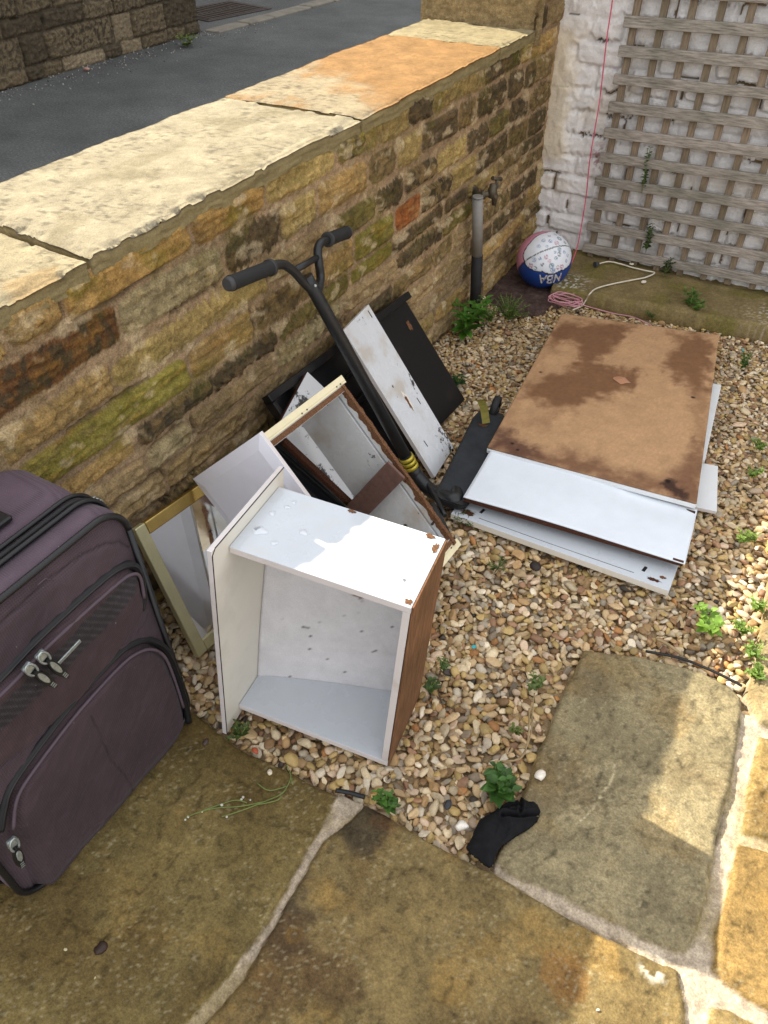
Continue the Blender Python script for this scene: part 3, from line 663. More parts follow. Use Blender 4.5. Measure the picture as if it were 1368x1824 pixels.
# leaf litter and twig bits caught between the pebbles
bm = bmesh.new(); rl_ = random.Random(31)
for _ in range(900):
    i = rl_.randint(3, nx_-4); j = rl_.randint(3, ny_-4)
    if bad[i, j]: continue
    p = Vector((HX0+i*cell, HY0+j*cell, float(HM[i, j])+.0015)); a = rl_.uniform(0, pi); L = rl_.uniform(.004, .014); w_ = L*rl_.uniform(.08, .5)
    d = Vector((cos(a), sin(a), rl_.uniform(-.3, .3)))*L; s_ = Vector((-sin(a), cos(a), rl_.uniform(-.3, .3)))*w_
    vs4 = [bm.verts.new(q_) for q_ in (p-d, p-d*.2-s_+Vector((0, 0, .002)), p+d, p+d*.1+s_)]; f_ = bm.faces.new(vs4); f_.material_index = rl_.choice((0, 0, 1))
M['litter'] = plain('dead_leaf', (84, 60, 42), .85, var=.4, scale=90); M['litter2'] = plain('dry_leaf', (150, 122, 84), .85, var=.4, scale=90)
tag(bm2('leaf_litter', bm, [M['litter'], M['litter2']]), 'brown bits of dead leaf and twig scattered between the pebbles', 'leaf litter', kind='stuff')
# unseen stone terrace behind the far wall, added above the frame to shade the road
M['slate'] = plain('slate_roof', (70, 72, 78), .6, var=.25, scale=4, bscale=9, bstr=.6, bdist=.02); M['house_stone'] = plain('house_stone', (134, 116, 84), .9, var=.35, scale=3, bscale=12, bstr=.8, bdist=.02)
M['pane'] = plain('window_glass', (40, 46, 52), .08, 0, .6, var=.1); M['sash'] = plain('white_sash', (220, 218, 210), .5)
hs_ = thing('house', 'stone terraced house with slate roof standing behind the wall across the street', 'house', (-12.5, 13, 0))
hw_ = box('wall', WORLD, (-16, -9.6, 3.0, 26, -.1, 5.0), M['house_stone'], hs_, bev=.01)
bm = bmesh.new(); P_ = [(-9.3, 2.8, 5.003), (-16.3, 2.8, 5.003), (-12.8, 2.8, 6.3), (-9.3, 26.2, 5.003), (-16.3, 26.2, 5.003), (-12.8, 26.2, 6.3)]
vs6 = [bm.verts.new(q_) for q_ in P_]
for f_ in ((0, 1, 2), (3, 5, 4), (0, 2, 5, 3), (1, 4, 5, 2), (0, 3, 4, 1)): bm.faces.new([vs6[k] for k in f_])
bm2('roof', bm, M['slate'], hs_)
for yy_ in (5, 8.5, 12, 15.5, 19, 22.5):
    for zz_ in (1.1, 3.3):
        wn = box('window', WORLD, (-9.604, -9.56, yy_, yy_+1.1, zz_, zz_+1.3), M['sash'], hs_, bev=.004)
        box('pane', WORLD, (-9.57, -9.552, yy_+.08, yy_+1.02, zz_+.08, zz_+.62), M['pane'], wn, bev=.002); box('pane', WORLD, (-9.57, -9.552, yy_+.08, yy_+1.02, zz_+.68, zz_+1.22), M['pane'], wn, bev=.002)
# ================================================================ materials for things
def laminate(name, c, dirt=0.3, mold=0.0, rough=0.35, stain=(150, 135, 105), moldc=(28, 26, 26), wet=0.0):
    m, nt, bs = nmat(name)
    n1 = noise(nt, 6, 5, 0.65); base = ramp(nt, n1.outputs[0], [(0.3, tuple(lin(c)*0.92)), (0.7, tuple(lin(c)))])
    n2 = noise(nt, 9, 6, 0.6); r2 = ramp(nt, n2.outputs[0], [(0.54, (0,)*3), (0.66, (dirt,)*3)])
    cc = mixn(nt, base.outputs[0], tuple(lin(stain)), r2.outputs[0])
    n4 = noise(nt, 140, 3, 0.7); r4 = ramp(nt, n4.outputs[0], [(0.70, (0,)*3), (0.74, (dirt,)*3)])
    cc = mixn(nt, cc, (0.05, 0.045, 0.04), r4.outputs[0])
    if mold > 0:
        n3 = noise(nt, 38, 8, 0.75, (1, 1, 1)); n5 = noise(nt, 7, 2)
        a = N(nt, 'ShaderNodeMath', operation='MULTIPLY'); nt.links.new(n3.outputs[0], a.inputs[0]); nt.links.new(n5.outputs[0], a.inputs[1])
        r3 = ramp(nt, a.outputs[0], [(0.36-mold*.1, (0,)*3), (0.39-mold*.1, (.95,)*3)])
        cc = mixn(nt, cc, tuple(lin(moldc)), r3.outputs[0])
    nt.links.new(cc, bs.inputs['Base Color']); bs.inputs['Roughness'].default_value = rough
    if wet > 0:
        rr = ramp(nt, n2.outputs[0], [(.48, (rough,)*3), (.5, (rough*(1-wet),)*3)]); nt.links.new(rr.outputs[0], bs.inputs['Roughness'])
    bump(nt, bs, [(noise(nt, 220, 3).outputs[0], .06, .0004), (n1.outputs[0], .12, .003)])
    return m
def chipboard(name, c=(112, 80, 58)):
    m, nt, bs = nmat(name); c = lin(c)
    n1 = noise(nt, 420, 4, .8); r = ramp(nt, n1.outputs[0], [(.32, tuple(c*.35)), (.5, tuple(c)), (.68, tuple(np.clip(c*2.4, 0, 1)))])
    nt.links.new(r.outputs[0], bs.inputs['Base Color']); bs.inputs['Roughness'].default_value = .95; bs.inputs['Specular IOR Level'].default_value = .1
    bump(nt, bs, [(n1.outputs[0], 1.0, .003), (noise(nt, 60, 4).outputs[0], .6, .004)]); return m
M['lam'] = laminate('white_laminate', (226, 228, 228), .12)
M['lam_dirty'] = laminate('stained_white_laminate', (210, 212, 214), .45, .05, .32, (170, 150, 120), wet=.6)
M['lam_wet'] = laminate('wet_white_laminate', (198, 203, 208), .18, 0, .28, (190, 185, 170), wet=.7)
M['lam_mold'] = laminate('mouldy_white_laminate', (214, 216, 218), .4, .95, .4)
M['lam_cream'] = laminate('cream_laminate', (228, 222, 208), .12, 0, .45)
M['lam_edge'] = laminate('edge_strip', (214, 206, 202), .25, 0, .5)
M['lam_grey'] = laminate('grey_foil', (246, 246, 255), .06, 0, .38)
M['chip'] = chipboard('chipboard'); M['chip_dark'] = chipboard('wet_chipboard', (78, 50, 38))
M['darkline'] = plain('dark_glue_line', (52, 36, 30), .8)
M['mdf'] = wood('brown_hardboard', (92, 62, 42), (142, 104, 74), (9, 9, 1.0))
M['black_board'] = laminate('black_board', (15, 16, 19), .2, 0, .3, (70, 60, 52))
M['rail'] = plain('cream_metal_rail', (226, 214, 176), .4, 0.0, var=.06, bscale=60, bstr=.05)
M['steel'] = plain('dull_zinc', (165, 168, 165), .35, .9)
M['hole'] = plain('dark_hole', (18, 16, 15), .9)
M['black_paint'] = plain('satin_black_paint', (26, 27, 29), .42, 0, .5, var=.25, scale=30, bscale=500, bstr=.08)
M['grip'] = plain('rubber_grip', (32, 32, 32), .72, 0, .4, var=.2)
M['grip_end'] = plain('grip_flange', (58, 58, 58), .6)
M['yellow'] = plain('yellow_anodised', (196, 176, 62), .42, .5, var=.2)
M['olive'] = plain('olive_brake_plate', (148, 138, 62), .45, .35, var=.15)
M['tyre'] = plain('tyre', (24, 24, 25), .7)
M['brass'] = plain('brass_foil', (196, 168, 98), .22, .9, var=.15, bscale=90, bstr=.05)
M['brass_pale'] = plain('pale_brass_foil', (198, 192, 150), .35, .55, var=.08, bscale=90, bstr=.05)
def glass_mirror():
    m, nt, bs = nmat('mirror_glass'); bs.inputs['Metallic'].default_value = 1; bs.inputs['Base Color'].default_value = (.86, .88, .87, 1)
    n = noise(nt, 30, 4); r = ramp(nt, n.outputs[0], [(.4, (.015,)*3), (.8, (.12,)*3)]); nt.links.new(r.outputs[0], bs.inputs['Roughness']); return m
M['mirror'] = glass_mirror()

def panel(name, fr, dims, parent, face, edge, other=None, bev=.0007, keys=('z1', 'z0')):
    """board: broad faces in keys use face / other, edges use edge"""
    fm = {k: 1 for k in ('x0', 'x1', 'y0', 'y1', 'z0', 'z1')}
    fm[keys[0]] = 0; fm[keys[1]] = 2
    return box(name, fr, dims, [face, edge, other or face], parent, fm=fm, bev=bev)
def orth(a, b):
    a = V(a).normalized(); b = V(b); b = (b-a*b.dot(a)).normalized(); return a, b, a.cross(b)

# ================================================================ the drawer box standing in front
A_, B_, C_ = .370, .207, .508
frm = FR((-.790, .703, .021), (.983, .148, -.060), (-.152, .982, -.073), (.048, .082, .996))
t = thing('drawer_box', 'large white drawer box standing on end with its open side facing forward', 'drawer', (-.6, .75, 0))
th = .015
# front panel: bevelled grey outside, cream inside
bm = bmesh.new()
y0, y1, z0, z1 = -.058, B_+.024, -.026, C_+.035
addbox(bm, frm, -.010, 0, y0, y1, z0, z1, bev=.0006, mi=1, fm={'x1': 2, 'x0': 1})
bv = .030
o4 = [(y0, z0), (y1, z0), (y1, z1), (y0, z1)]; i4 = [(y0+bv, z0+bv), (y1-bv, z0+bv), (y1-bv, z1-bv), (y0+bv, z1-bv)]
for k in range(4):
    a, b = o4[k], o4[(k+1) % 4]; c, d = i4[(k+1) % 4], i4[k]
    polyface(bm, [frm(-.0102, *a), frm(-.0102, *b), frm(-.017, *c), frm(-.017, *d)], 3)
polyface(bm, [frm(-.017, *p) for p in i4], 0)
bm2('front_panel', bm, [M['lam_grey'], M['lam_edge'], M['lam_cream'], M['lam_grey']], t)
bm = bmesh.new()
for a, b in (((.0004, y0+.0012, z0), (.0004, y0+.0012, z1-.012)), ((.0004, y0+.0012, z1-.012), (.0004, y0+.012, z1-.0012)), ((.0004, y0+.012, z1-.0012), (.0004, y1, z1-.0012))):
    addtube(bm, [frm(*a), frm(*b)], .0013, 6)
bm2('glue_line', bm, M['darkline'], t)
g = .0012
sp_ = panel('side_panel', frm, (g, A_, 0, B_, C_-th, C_), t, M['lam_wet'], M['lam_edge'])
sp2 = panel('side_panel', frm, (g, A_, 0, B_, 0, th), t, M['lam_wet'], M['lam_edge'])
bk = box('back_panel', frm, (A_-th, A_-.0006, .0006, B_-.002, th+g, C_-th-g), [M['lam_dirty'], M['lam_edge'], M['mdf']], t, fm={'x0': 0, 'x1': 2, 'y0': 1, 'y1': 1, 'z0': 1, 'z1': 1}, bev=.0005)
box('outer_skin', frm, (A_+.0004, A_+.0045, .003, B_, 0.001, C_-.001), M['mdf'], t, bev=.0008)
# sagging base sheet
uu = np.linspace(g, A_-th, 60); vv = np.linspace(th-.002, C_-th+.002, 80); Ug, Vg = np.meshgrid(uu, vv, indexing='ij')
sag = .030*np.sin(pi*(Vg-th)/(C_-2*th))*np.sin(pi*Ug/A_*.9)+.004*(fbm(Ug*6, Vg*6, 3, 3)-.5)
Yb = (.086+.112*(Ug/A_)**.8)*(1-Vg/C_)+(B_-.030)*(Vg/C_)-.010*np.sin(pi*Vg/C_)
cb = lin((208, 205, 206))*(0.86+.22*fbm(Ug*5, Vg*5, 5, 200))[..., None]
sp = ss(.80, .83, fbm(Ug*90, Vg*90, 3, 201))*ss(.5, .62, fbm(Ug*11, Vg*11, 3, 202)); cb = mixc(cb, lin((40, 36, 34))*np.ones_like(cb), sp*.9)
d = np.hypot((Ug-.213)*1.3, (Vg-.33)*.8)+(fbm(Ug*40, Vg*40, 3, 203)-.5)*.03; cb = mixc(cb, lin((104, 82, 68))*np.ones_like(cb), ss(.020, .012, d))
for (qa, qc, rr) in ((.106, .19, .008), (.116, .164, .007), (.114, .124, .005), (.264, .158, .006), (.05, .205, .004), (.16, .10, .004)):
    d = np.hypot(Ug-qa, (Vg-qc)*2)+(fbm(Ug*120, Vg*120, 3, 204)-.5)*.02; cb = mixc(cb, lin((26, 24, 24))*np.ones_like(cb), ss(rr, rr*.5, d)*.9)
fo = np.array(frm.o); fa_, fb_, fc_ = np.array(frm.a), np.array(frm.b), np.array(frm.c)
P = fo+Ug[..., None]*fa_+Yb[..., None]*fb_+Vg[..., None]*fc_
heightfield('base_sheet', P, cb, M['board'], t, thick=tuple(fb_*.003))
def blotch(name, fr, cx, cy, z, r, mat, parent, seed=0, n=22, sx=1, sy=1, th=.0008):
    bm = bmesh.new(); rr = random.Random(seed)
    top = [fr(cx+cos(k*2*pi/n)*r*sx*(q:=rr.uniform(.55, 1.15)), cy+sin(k*2*pi/n)*r*sy*q, z) for k in range(n)]
    polyface(bm, top); return bm2(name, bm, mat, parent)
topf = FR(frm(0, 0, C_), frm.a, frm.b, frm.c)
blotch('chipped_patch', topf, A_-.010, B_-.035, .0011, .012, M['chip'], sp_, 3, sx=.6, sy=1.4)
blotch('chipped_patch', topf, A_-.030, B_-.007, .0013, .007, M['chip'], sp_, 4, sx=2)
blotch('chipped_patch', topf, A_-.010, .012, .0011, .008, M['chip'], sp_, 5)
blotch('chipped_patch', topf, .17, B_-.006, .0011, .006, M['chip'], sp_, 6, sx=1.6)
blotch('screw', topf, A_-.036, .062, .0012, .0042, M['steel'], sp_, 7)
# water lying on the top
M['water'] = plain('water_film', (204, 209, 214), .05, 0, .5, var=.02, bscale=60, bstr=.05, coat=.5)
rr = random.Random(8)
for k in range(7):
    bm = bmesh.new(); cx_, cy_ = rr.uniform(.02, .16), rr.uniform(.03, .18); r = rr.uniform(.005, .013); n = 20; ph = rr.uniform(0, 6)
    ring = [(cx_+cos(a)*r*(1+.3*sin(2*a+ph)), cy_+sin(a)*r*(1+.25*sin(3*a+ph))) for a in [2*pi*i/n for i in range(n)]]
    top = [bm.verts.new(topf(cx_+(x-cx_)*.8, cy_+(y-cy_)*.8, .0014)) for x, y in ring]; lo = [bm.verts.new(topf(x, y, .0003)) for x, y in ring]
    f = bm.faces.new(top); f.smooth = True
    for i in range(n): f = bm.faces.new((lo[i], lo[(i+1) % n], top[(i+1) % n], top[i])); f.smooth = True
    bm2('water_drop', bm, M['water'], sp_)

# ================================================================ second drawer leaning on the wall behind it
o2 = V((-.720, 1.005, -.005)); a2 = Vector((.038, .998, -.043)).normalized(); h2 = Vector((.717, .003, .697)); h2 = (h2-a2*h2.dot(a2)).normalized(); w2 = Vector((-.696, .057, .716)); w2 = (w2-a2*w2.dot(a2)-h2*w2.dot(h2)).normalized()
f2 = FR(o2, a2, h2, w2); A2, B2, C2 = .345, .213, .501
t = thing('drawer_box', 'upturned white drawer missing its base, with cream metal runner and raw chipboard edge', 'drawer', (-.75, 1.2, 0))
bm = bmesh.new(); y0, y1, z0, z1 = -.056, B2+.056, -.03, C2+.03
addbox(bm, f2, -.010, 0, y0, y1, z0, z1, bev=.0006, mi=1, fm={'x1': 2})
o4 = [(y0, z0), (y1, z0), (y1, z1), (y0, z1)]; bv = .03; i4 = [(y0+bv, z0+bv), (y1-bv, z0+bv), (y1-bv, z1-bv), (y0+bv, z1-bv)]
for k in range(4):
    a, b = o4[k], o4[(k+1) % 4]; c, d = i4[(k+1) % 4], i4[k]
    polyface(bm, [f2(-.0102, *a), f2(-.0102, *b), f2(-.017, *c), f2(-.017, *d)], 3)
polyface(bm, [f2(-.017, *p) for p in i4], 0)
bm2('front_panel', bm, [M['lam_grey'], M['lam_edge'], M['lam_cream'], M['lam_grey']], t)
for nm, zz in (('side_panel', (C2-th, C2)), ('side_panel', (0, th))):
    sd_ = box(nm, f2, (g, A2-th-g, .0, B2, *zz), [M['lam_dirty'], M['chip']], t, fm={'y1': 1, 'x1': 1, 'x0': 1})
    top = zz[0] > .1; s_ = 1 if top else -1; zb = C2 if top else 0
    rl = bmesh.new(); ya, yb2 = B2-.050, B2-.004
    def bx_(x0, x1, q0, q1, za, zc, mi=0): addbox(rl, f2, x0, x1, q0, q1, *(sorted((zb+s_*za, zb+s_*zc))), bev=.0006, mi=mi)
    bx_(.004, A2+.012, ya, yb2-.0005, .0004, .006); bx_(.004, A2+.012, ya, ya+.003, .0062, .020); bx_(.004, A2+.012, yb2-.004, yb2, .0062, .022)
    bx_(.004, A2+.006, ya+.018, ya+.022, .0062, .012)
    for xx in (.012, .165, .18, A2-.02, A2-.005): bx_(xx, xx+.006, ya+.030, ya+.037, .0061, .0066, 1)
    bx_(.02, .026, yb2-.0002, yb2+.0004, .003, .008, 1); 
    for xx in (.02, .17, .19, A2-.03, A2-.014): bx_(xx, xx+.006, yb2-.0005, yb2+.0006, .003, .008, 1)
    rail = bm2('runner', rl, [M['rail'], M['hole']], t)
    if top:
        b = bmesh.new(); c = f2(A2-.008, ya+.02, C2+.014)
        bmesh.ops.create_cone(b, segments=20, radius1=.012, radius2=.012, depth=.006, cap_ends=True, matrix=Matrix.Translation(c) @ f2.c.to_track_quat('Z', 'Y').to_matrix().to_4x4())
        bmesh.ops.bevel(b, geom=list(b.edges), offset=.001, segments=1, affect='EDGES'); bm2('roller', b, M['lam'], rail)
# back panel with a groove and a ragged raw edge
bk = bmesh.new()
addbox(bk, f2, A2-th, A2, 0, B2-.036, -.004, C2, fm={'x0': 0, 'y0': 1, 'z0': 1, 'z1': 1, 'x1': 0})
addbox(bk, f2, A2-th+.009, A2-.0003, B2-.0358, B2-.029, -.004, C2, mi=2)
addbox(bk, f2, A2-th, A2, B2-.0288, B2-.004, -.004, C2, fm={'z0': 1, 'z1': 1})
bp = bm2('back_panel', bk, [M['lam_dirty'], M['chip'], M['darkline']], t)
rg = bmesh.new(); nseg = 90; rr = random.Random(2); rowt = []; zz = np.linspace(-.005, C2, nseg)
e1 = [.0105*float(fbm(np.array([z_*30]), np.array([3.]), 4, 5)[0])**2*1.6+.0012*rr.random() for z_ in zz]
cols = [[rg.verts.new(f2(A2-th-.0012-.002*rr.random()*(k in (1, 2)), 0, 0)) for _ in ()] for k in range(4)]
prof = []
for i, z_ in enumerate(zz):
    ex = e1[i]; j = rr.uniform(-.0012, .0012)
    prof.append([rg.verts.new(f2(A2-th-.0006+j*.3, B2-.006-ex*1.6, z_)), rg.verts.new(f2(A2-th-.001+j, B2+ex*.6, z_)), rg.verts.new(f2(A2-.5*th, B2+.001+ex*.5+j, z_)), rg.verts.new(f2(A2+.001+j, B2-.001-ex*.5, z_)), rg.verts.new(f2(A2+.0006, B2-.006-ex, z_))])
for a, b in zip(prof, prof[1:]):
    for k in range(4): rg.faces.new((a[k], a[k+1], b[k+1], b[k]))
bm2('raw_edge', rg, M['chip'], bp)
tube('dowel', [f2(A2-th-.012, B2-.012, .075), f2(A2-th+.006, B2-.012, .075)], .0035, M['darkline'], t)
# brown strip lying across it
pn = f2(A2-.040, 0, 0)
def onb(x, y, off=.040):
    p = PP(x, y, np.array(f2(A2-off, 0, 0)), np.array(a2)); return V(p)
q = [onb(618, 900), onb(691, 821), onb(721, 852)]
ux = (q[1]-q[0]).normalized(); uy = (q[2]-q[1]); uy = (uy-ux*uy.dot(ux)); wd = uy.length; uy.normalize()
st_ = FR(q[1], ux, uy, ux.cross(uy)); L = (q[1]-q[0]).length
o = box('brown_strip', st_, (-L-.16, 0, 0, wd, -.004, .004), M['chip_dark'], None, bev=.0025, seg=2)
M['strip'] = plain('brown_strip', (106, 80, 72), .8, spec=.25, var=.2, scale=60, bscale=500, bstr=.4); o.data.materials[0] = M['strip']
tag(o, 'short reddish brown board strip lying across the baseless drawer', 'board')

# ================================================================ framed mirror leaning on the wall
m0 = V((-.977, .778, 0.0)); m1 = V(PX(238, 943, -1.135)); um = (m1-m0); Hm = um.length; um.normalize()
m2 = V(PX(345, 868, -1.135)); vm = (m2-m1); vm = (vm-um*vm.dot(um)).normalized(); nm_ = vm.cross(um)
if nm_.x < 0: nm_ = -nm_
fm_ = FR(m0, vm, um, nm_); Wm = .56; fw = .032
t = thing('mirror', 'brass framed mirror leaning on the stone wall between suitcase and drawers', 'mirror', m0)
bm = bmesh.new(); addbox(bm, fm_, fw, Wm-fw, fw, Hm-fw, -.006, -.001, bev=0); bm2('glass', bm, M['mirror'], t)
for nm2, d_, mt in (('frame_bar', (0, fw, 0, Hm, -.014, .004), 'brass_pale'), ('frame_bar', (Wm-fw, Wm, 0, Hm, -.014, .004), 'brass_pale'),
                ('frame_bar', (fw+.0008, Wm-fw-.0008, 0, fw, -.014, .004), 'brass_pale'), ('frame_bar', (fw+.0008, Wm-fw-.0008, Hm-fw, Hm, -.014, .004), 'brass')):
    box(nm2, fm_, d_, M[mt], t, bev=.003, seg=2)

# ================================================================ black board / tray against the wall
pTR = V(PX(720, 530, -1.165)); pBR = V(GG(822, 718, .005)); pTL = V(PX(470, 716, -1.165))
ux = (pTR-pTL).normalized(); uy = (pBR-pTR); Lb = uy.dot(uy)**.5; uy = (uy-ux*uy.dot(ux)).normalized(); uz = uy.cross(ux)
if uz.x < 0: uz = -uz
fb = FR(pTL, ux, uy, uz); Wb = (pTR-pTL).length
t = thing('cabinet_side', 'long black cabinet side leaning on the wall behind the white boards', 'cabinet panel', (pTL+pTR)/2-Vector((0, 0, .35)))
bd = box('board', fb, (.012, Wb, .0, Lb, -.016, -.001), M['black_board'], t, bev=.001)
box('lip', fb, (.0, Wb, -.012, .012, 0, .030), M['black_board'], t, bev=.0015)
box('lip', fb, (-.001, .014, .013, Lb*.9, 0, .030), M['black_board'], t, bev=.0015)
box('lip', fb, (.30, Wb-.25, .085, .097, 0, .018), M['black_board'], t, bev=.0015)
box('lip', fb, (.016, .55, .16, .175, .0, .022), M['black_board'], t, bev=.0015)
blotch('chipped_patch', FR(fb(Wb-.060, .085, .0012), fb.a, fb.b, fb.c), 0, 0, 0, .012, M['chip'], bd, 5, sy=1.8)
# second black board, lower, seen through the open drawer
c4 = [V(PP(*p, np.array(fb(0, 0, .030)), np.array(uz))) for p in ((484, 768), (640, 905), (600, 985), (462, 880))]
kx, ky, kz = orth(c4[1]-c4[0], c4[3]-c4[0]); kf = FR(c4[0], kx, ky, kz); kw = (c4[1]-c4[0]).length; kh = (c4[3]-c4[0]).length
t = thing('ledge_board', 'black ledged board seen through the opening of the baseless drawer', 'shelf board', c4[0])
box('board', kf, (0, kw, 0, kh, -.008, .008), M['black_board'], t, bev=.001)
for q_ in (.04, .085): box('ledge', kf, (.01, kw-.01, q_, q_+.010, .0085, .022), M['black_board'], t, bev=.001)
for q_ in (.04, .085): box('ledge', kf, (.01, kw-.01, q_, q_+.010, -.022, -.0085), M['black_board'], t, bev=.001)
# ================================================================ mouldy white board
pl0 = np.array(fb(0, 0, .050)); pln = np.array(uz)
Aq, Bq, Cq = [V(PP(*p, pl0, pln)) for p in ((544, 659), (489, 771), (623, 889))]
ux2 = (Cq-Bq).normalized(); uy2 = (Aq-Bq); uy2 = (uy2-ux2*uy2.dot(ux2)); wd2 = uy2.length; uy2.normalize(); uz2 = ux2.cross(uy2)
if uz2.x < 0: uz2 = -uz2
o = panel('mouldy_board', FR(Bq, ux2, uy2, uz2), (0, .33, 0, wd2, -.014, .001), None, M['lam_mold'], M['chip_dark'])
tag(o, 'white board speckled with black mould, its corner poking up behind the runner', 'board')
# dark swollen batten inside
b1 = V(PP(503, 785, pl0+pln*.02, pln)); b2_ = V(PP(622, 897, pl0+pln*.02, pln)); d_ = (b2_-b1); Lq = d_.length; d_.normalize(); s_ = uz2.cross(d_).normalized()
o = box('dark_batten', FR(b1, d_, s_, uz2), (0, Lq+.05, -.009, .009, -.006, .012), M['chip_dark'], None, bev=.002); tag(o, 'dark rotten brown batten below the mouldy board inside the leaning drawer', 'batten')
# ================================================================ white board leaning right of the scooter
w0 = V((-.784, 1.691, .0)); w1 = V((-.801, 1.861, .0)); w3 = V((-1.09, 1.663, .456))
ux = (w1-w0).normalized(); uy = (w3-w0); Lw = .541; uy = (uy-ux*uy.dot(ux)).normalized(); uz = ux.cross(uy)
if uz.x < 0: uz = -uz
wf = FR(w0, ux, uy, uz)
wb = panel('white_board', wf, (0, .170, 0, Lw, -.014, .0), None, M['lam_dirty'], M['lam_edge'], M['lam'])
tag(wb, 'water stained white board leaning against the wall between scooter stem and black panel', 'board')
blotch('peeled_patch', FR(wf(.085, .235, .0008), ux, uy, uz), 0, 0, 0, .012, M['chip'], wb, 11, sx=.6, sy=2.4)
M['peel'] = plain('peeled_paper', (226, 218, 206), .8); blotch('peeled_patch', FR(wf(.088, .238, .0005), ux, uy, uz), 0, 0, 0, .020, M['peel'], wb, 12, sx=.6, sy=2.2)
for (u_, v_) in ((.003, .01), (.160, .01)): tube('cam_dowel', [wf(u_+.005, -.010, -.006), wf(u_+.005, .014, -.006)], .0035, M['hole'], wb)
for (u_, v_, a_) in ((.15, Lw-.012, .2), (.05, .11, .5), (.135, .22, .3)):
    tube('scratch', [wf(u_, v_, .0004), wf(u_+.004*a_, v_-.024, .0004)], .0014, M['darkline'], wb, seg=6)

# ================================================================ stunt scooter
t = thing('scooter', 'matt black stunt scooter leaning on the wall with handlebar up and yellow clamp', 'scooter', (-.8, 1.6, 0))
lg0 = V(PX(410, 505, -1.085)); lg1 = V(PX(483, 476, -1.09)); rg0 = V(PX(583, 427, -1.115)); rg1 = V(PX(617, 414, -1.12))
jb = V(PX(552, 505, -1.075)); jt = V(PX(540, 462, -1.08)); sb = V(GG(722, 812, .135)); 
stt = bmesh.new()
addtube(stt, [jb+(jb-sb).normalized()*.02, jb, sb], .0175, 20); 
bar = bm2('stem', stt, M['black_paint'], t)
hb = bmesh.new()
la = V(PX(512, 474, -1.02)); lb = V(PX(497, 470, -1.01))
addtube(hb, catmull([jb+(sb-jb)*.06, V(PX(540, 502, -1.08)), V(PX(524, 484, -1.085)), V(PX(507, 472, -1.09)), V(PX(492, 472, -1.09)), lg1], 8), .0115, 14)
addtube(hb, catmull([jb+(sb-jb)*.06, V(PX(571, 498, -1.09)), V(PX(568, 470, -1.10)), V(PX(566, 445, -1.11)), V(PX(572, 432, -1.113)), rg0], 8), .0115, 14)
addtube(hb, [V(PX(524, 482, -1.085)), V(PX(566, 458, -1.105))], .0085, 12)
hbo = bm2('handlebar', hb, M['black_paint'], t)
bolt = thing_bolt = bmesh.new(); addtube(bolt, [jb+Vector((.016, -.004, .0)), jb+Vector((.0215, -.006, .002))], .0035, 8); bm2('bolt', bolt, M['steel'], bar)
def gripo(p0, p1):
    d = (p1-p0); L = d.length; b = bmesh.new(); pts = []; rs = []
    n = 46
    for i in range(n+1):
        s = i/n; pts.append(p0+d*s); rs.append(.0165+(.0007 if i % 2 else 0)+(.0025 if s > .93 else 0)+(.0012 if s < .05 else 0))
    addtube(b, pts, rs, 20); g_ = bm2('grip', b, M['grip'], t)
    b = bmesh.new(); addtube(b, [p0-d.normalized()*.012, p0-d.normalized()*.009, p0+d.normalized()*.004], [.012, .0155, .0178], 20); bm2('end_cap', b, M['grip_end'], g_)
    tube('collar', [p1-d.normalized()*.008, p1+d.normalized()*.001], .0195, M['grip_end'], g_, seg=20)
gripo(lg0, lg1); gripo(rg1, rg0)
# clamp, head tube, fork, wheels, deck
ds = (sb-jb).normalized()
cb_ = bmesh.new(); addtube(cb_, [sb-ds*.004, sb+ds*.048], .0195, 20); clo = bm2('clamp', cb_, M['hole'], t)
for k in range(3): tube('ring', [sb+ds*(.002+k*.0165), sb+ds*(.014+k*.0165)], .0225, M['yellow'], clo, seg=24)
hd = sb+ds*.105; tube('head_tube', [sb+ds*.048, sb+ds*.056, hd], [.017, .021, .021], M['black_paint'], t, seg=20)
d0 = V(GG(806, 888, .055)); d1 = V(GG(873, 745, .045)); dd = (d1-d0); Ld = dd.length; dd.normalize(); dn = Vector((0.08, 0, 1)); ds_, dn_, dz_ = orth(dd, dn.cross(dd)); 
dz_ = dz_ if dz_.z > 0 else -dz_
df = FR(d0, dd, dn_, dz_)
bm = bmesh.new(); hw = .058
pr_ = [(-.02, .030), (-.008, hw*.86), (.02, hw*.97), (Ld-.02, hw*.97), (Ld+.035, hw*.78), (Ld+.05, .034)]
outl = [(x, y) for x, y in pr_]+[(x, -y) for x, y in pr_[::-1]]
tp = [bm.verts.new(df(x, y, 0)) for x, y in outl]; lo = [bm.verts.new(df(x, y*.86, -.022)) for x, y in outl]
bm.faces.new(tp); bm.faces.new(lo[::-1])
for i in range(len(outl)): bm.faces.new((tp[i], lo[i], lo[(i+1) % len(outl)], tp[(i+1) % len(outl)]))
bmesh.ops.bevel(bm, geom=list(bm.edges), offset=.003, segments=2, affect='EDGES')
M['griptape'] = plain('worn_black_deck', (38, 42, 46), .72, 0, .4, var=.35, scale=22, bscale=900, bstr=.5)
dk_ = bm2('deck', bm, M['black_paint'], t)
bm = bmesh.new(); polyface(bm, [df(x, y*.9, .0012) for x, y in [(.02, hw*.9), (Ld-.03, hw*.95), (Ld+.02, hw*.75), (Ld+.02, -hw*.75), (Ld-.03, -hw*.95), (.02, -hw*.9)]])
bm2('grip_tape', bm, M['griptape'], dk_)
blotch('scuff', FR(df(Ld-.055, .012, .002), dd, dn_, dz_), 0, 0, 0, .010, M['chip'], dk_, 9, sy=2)
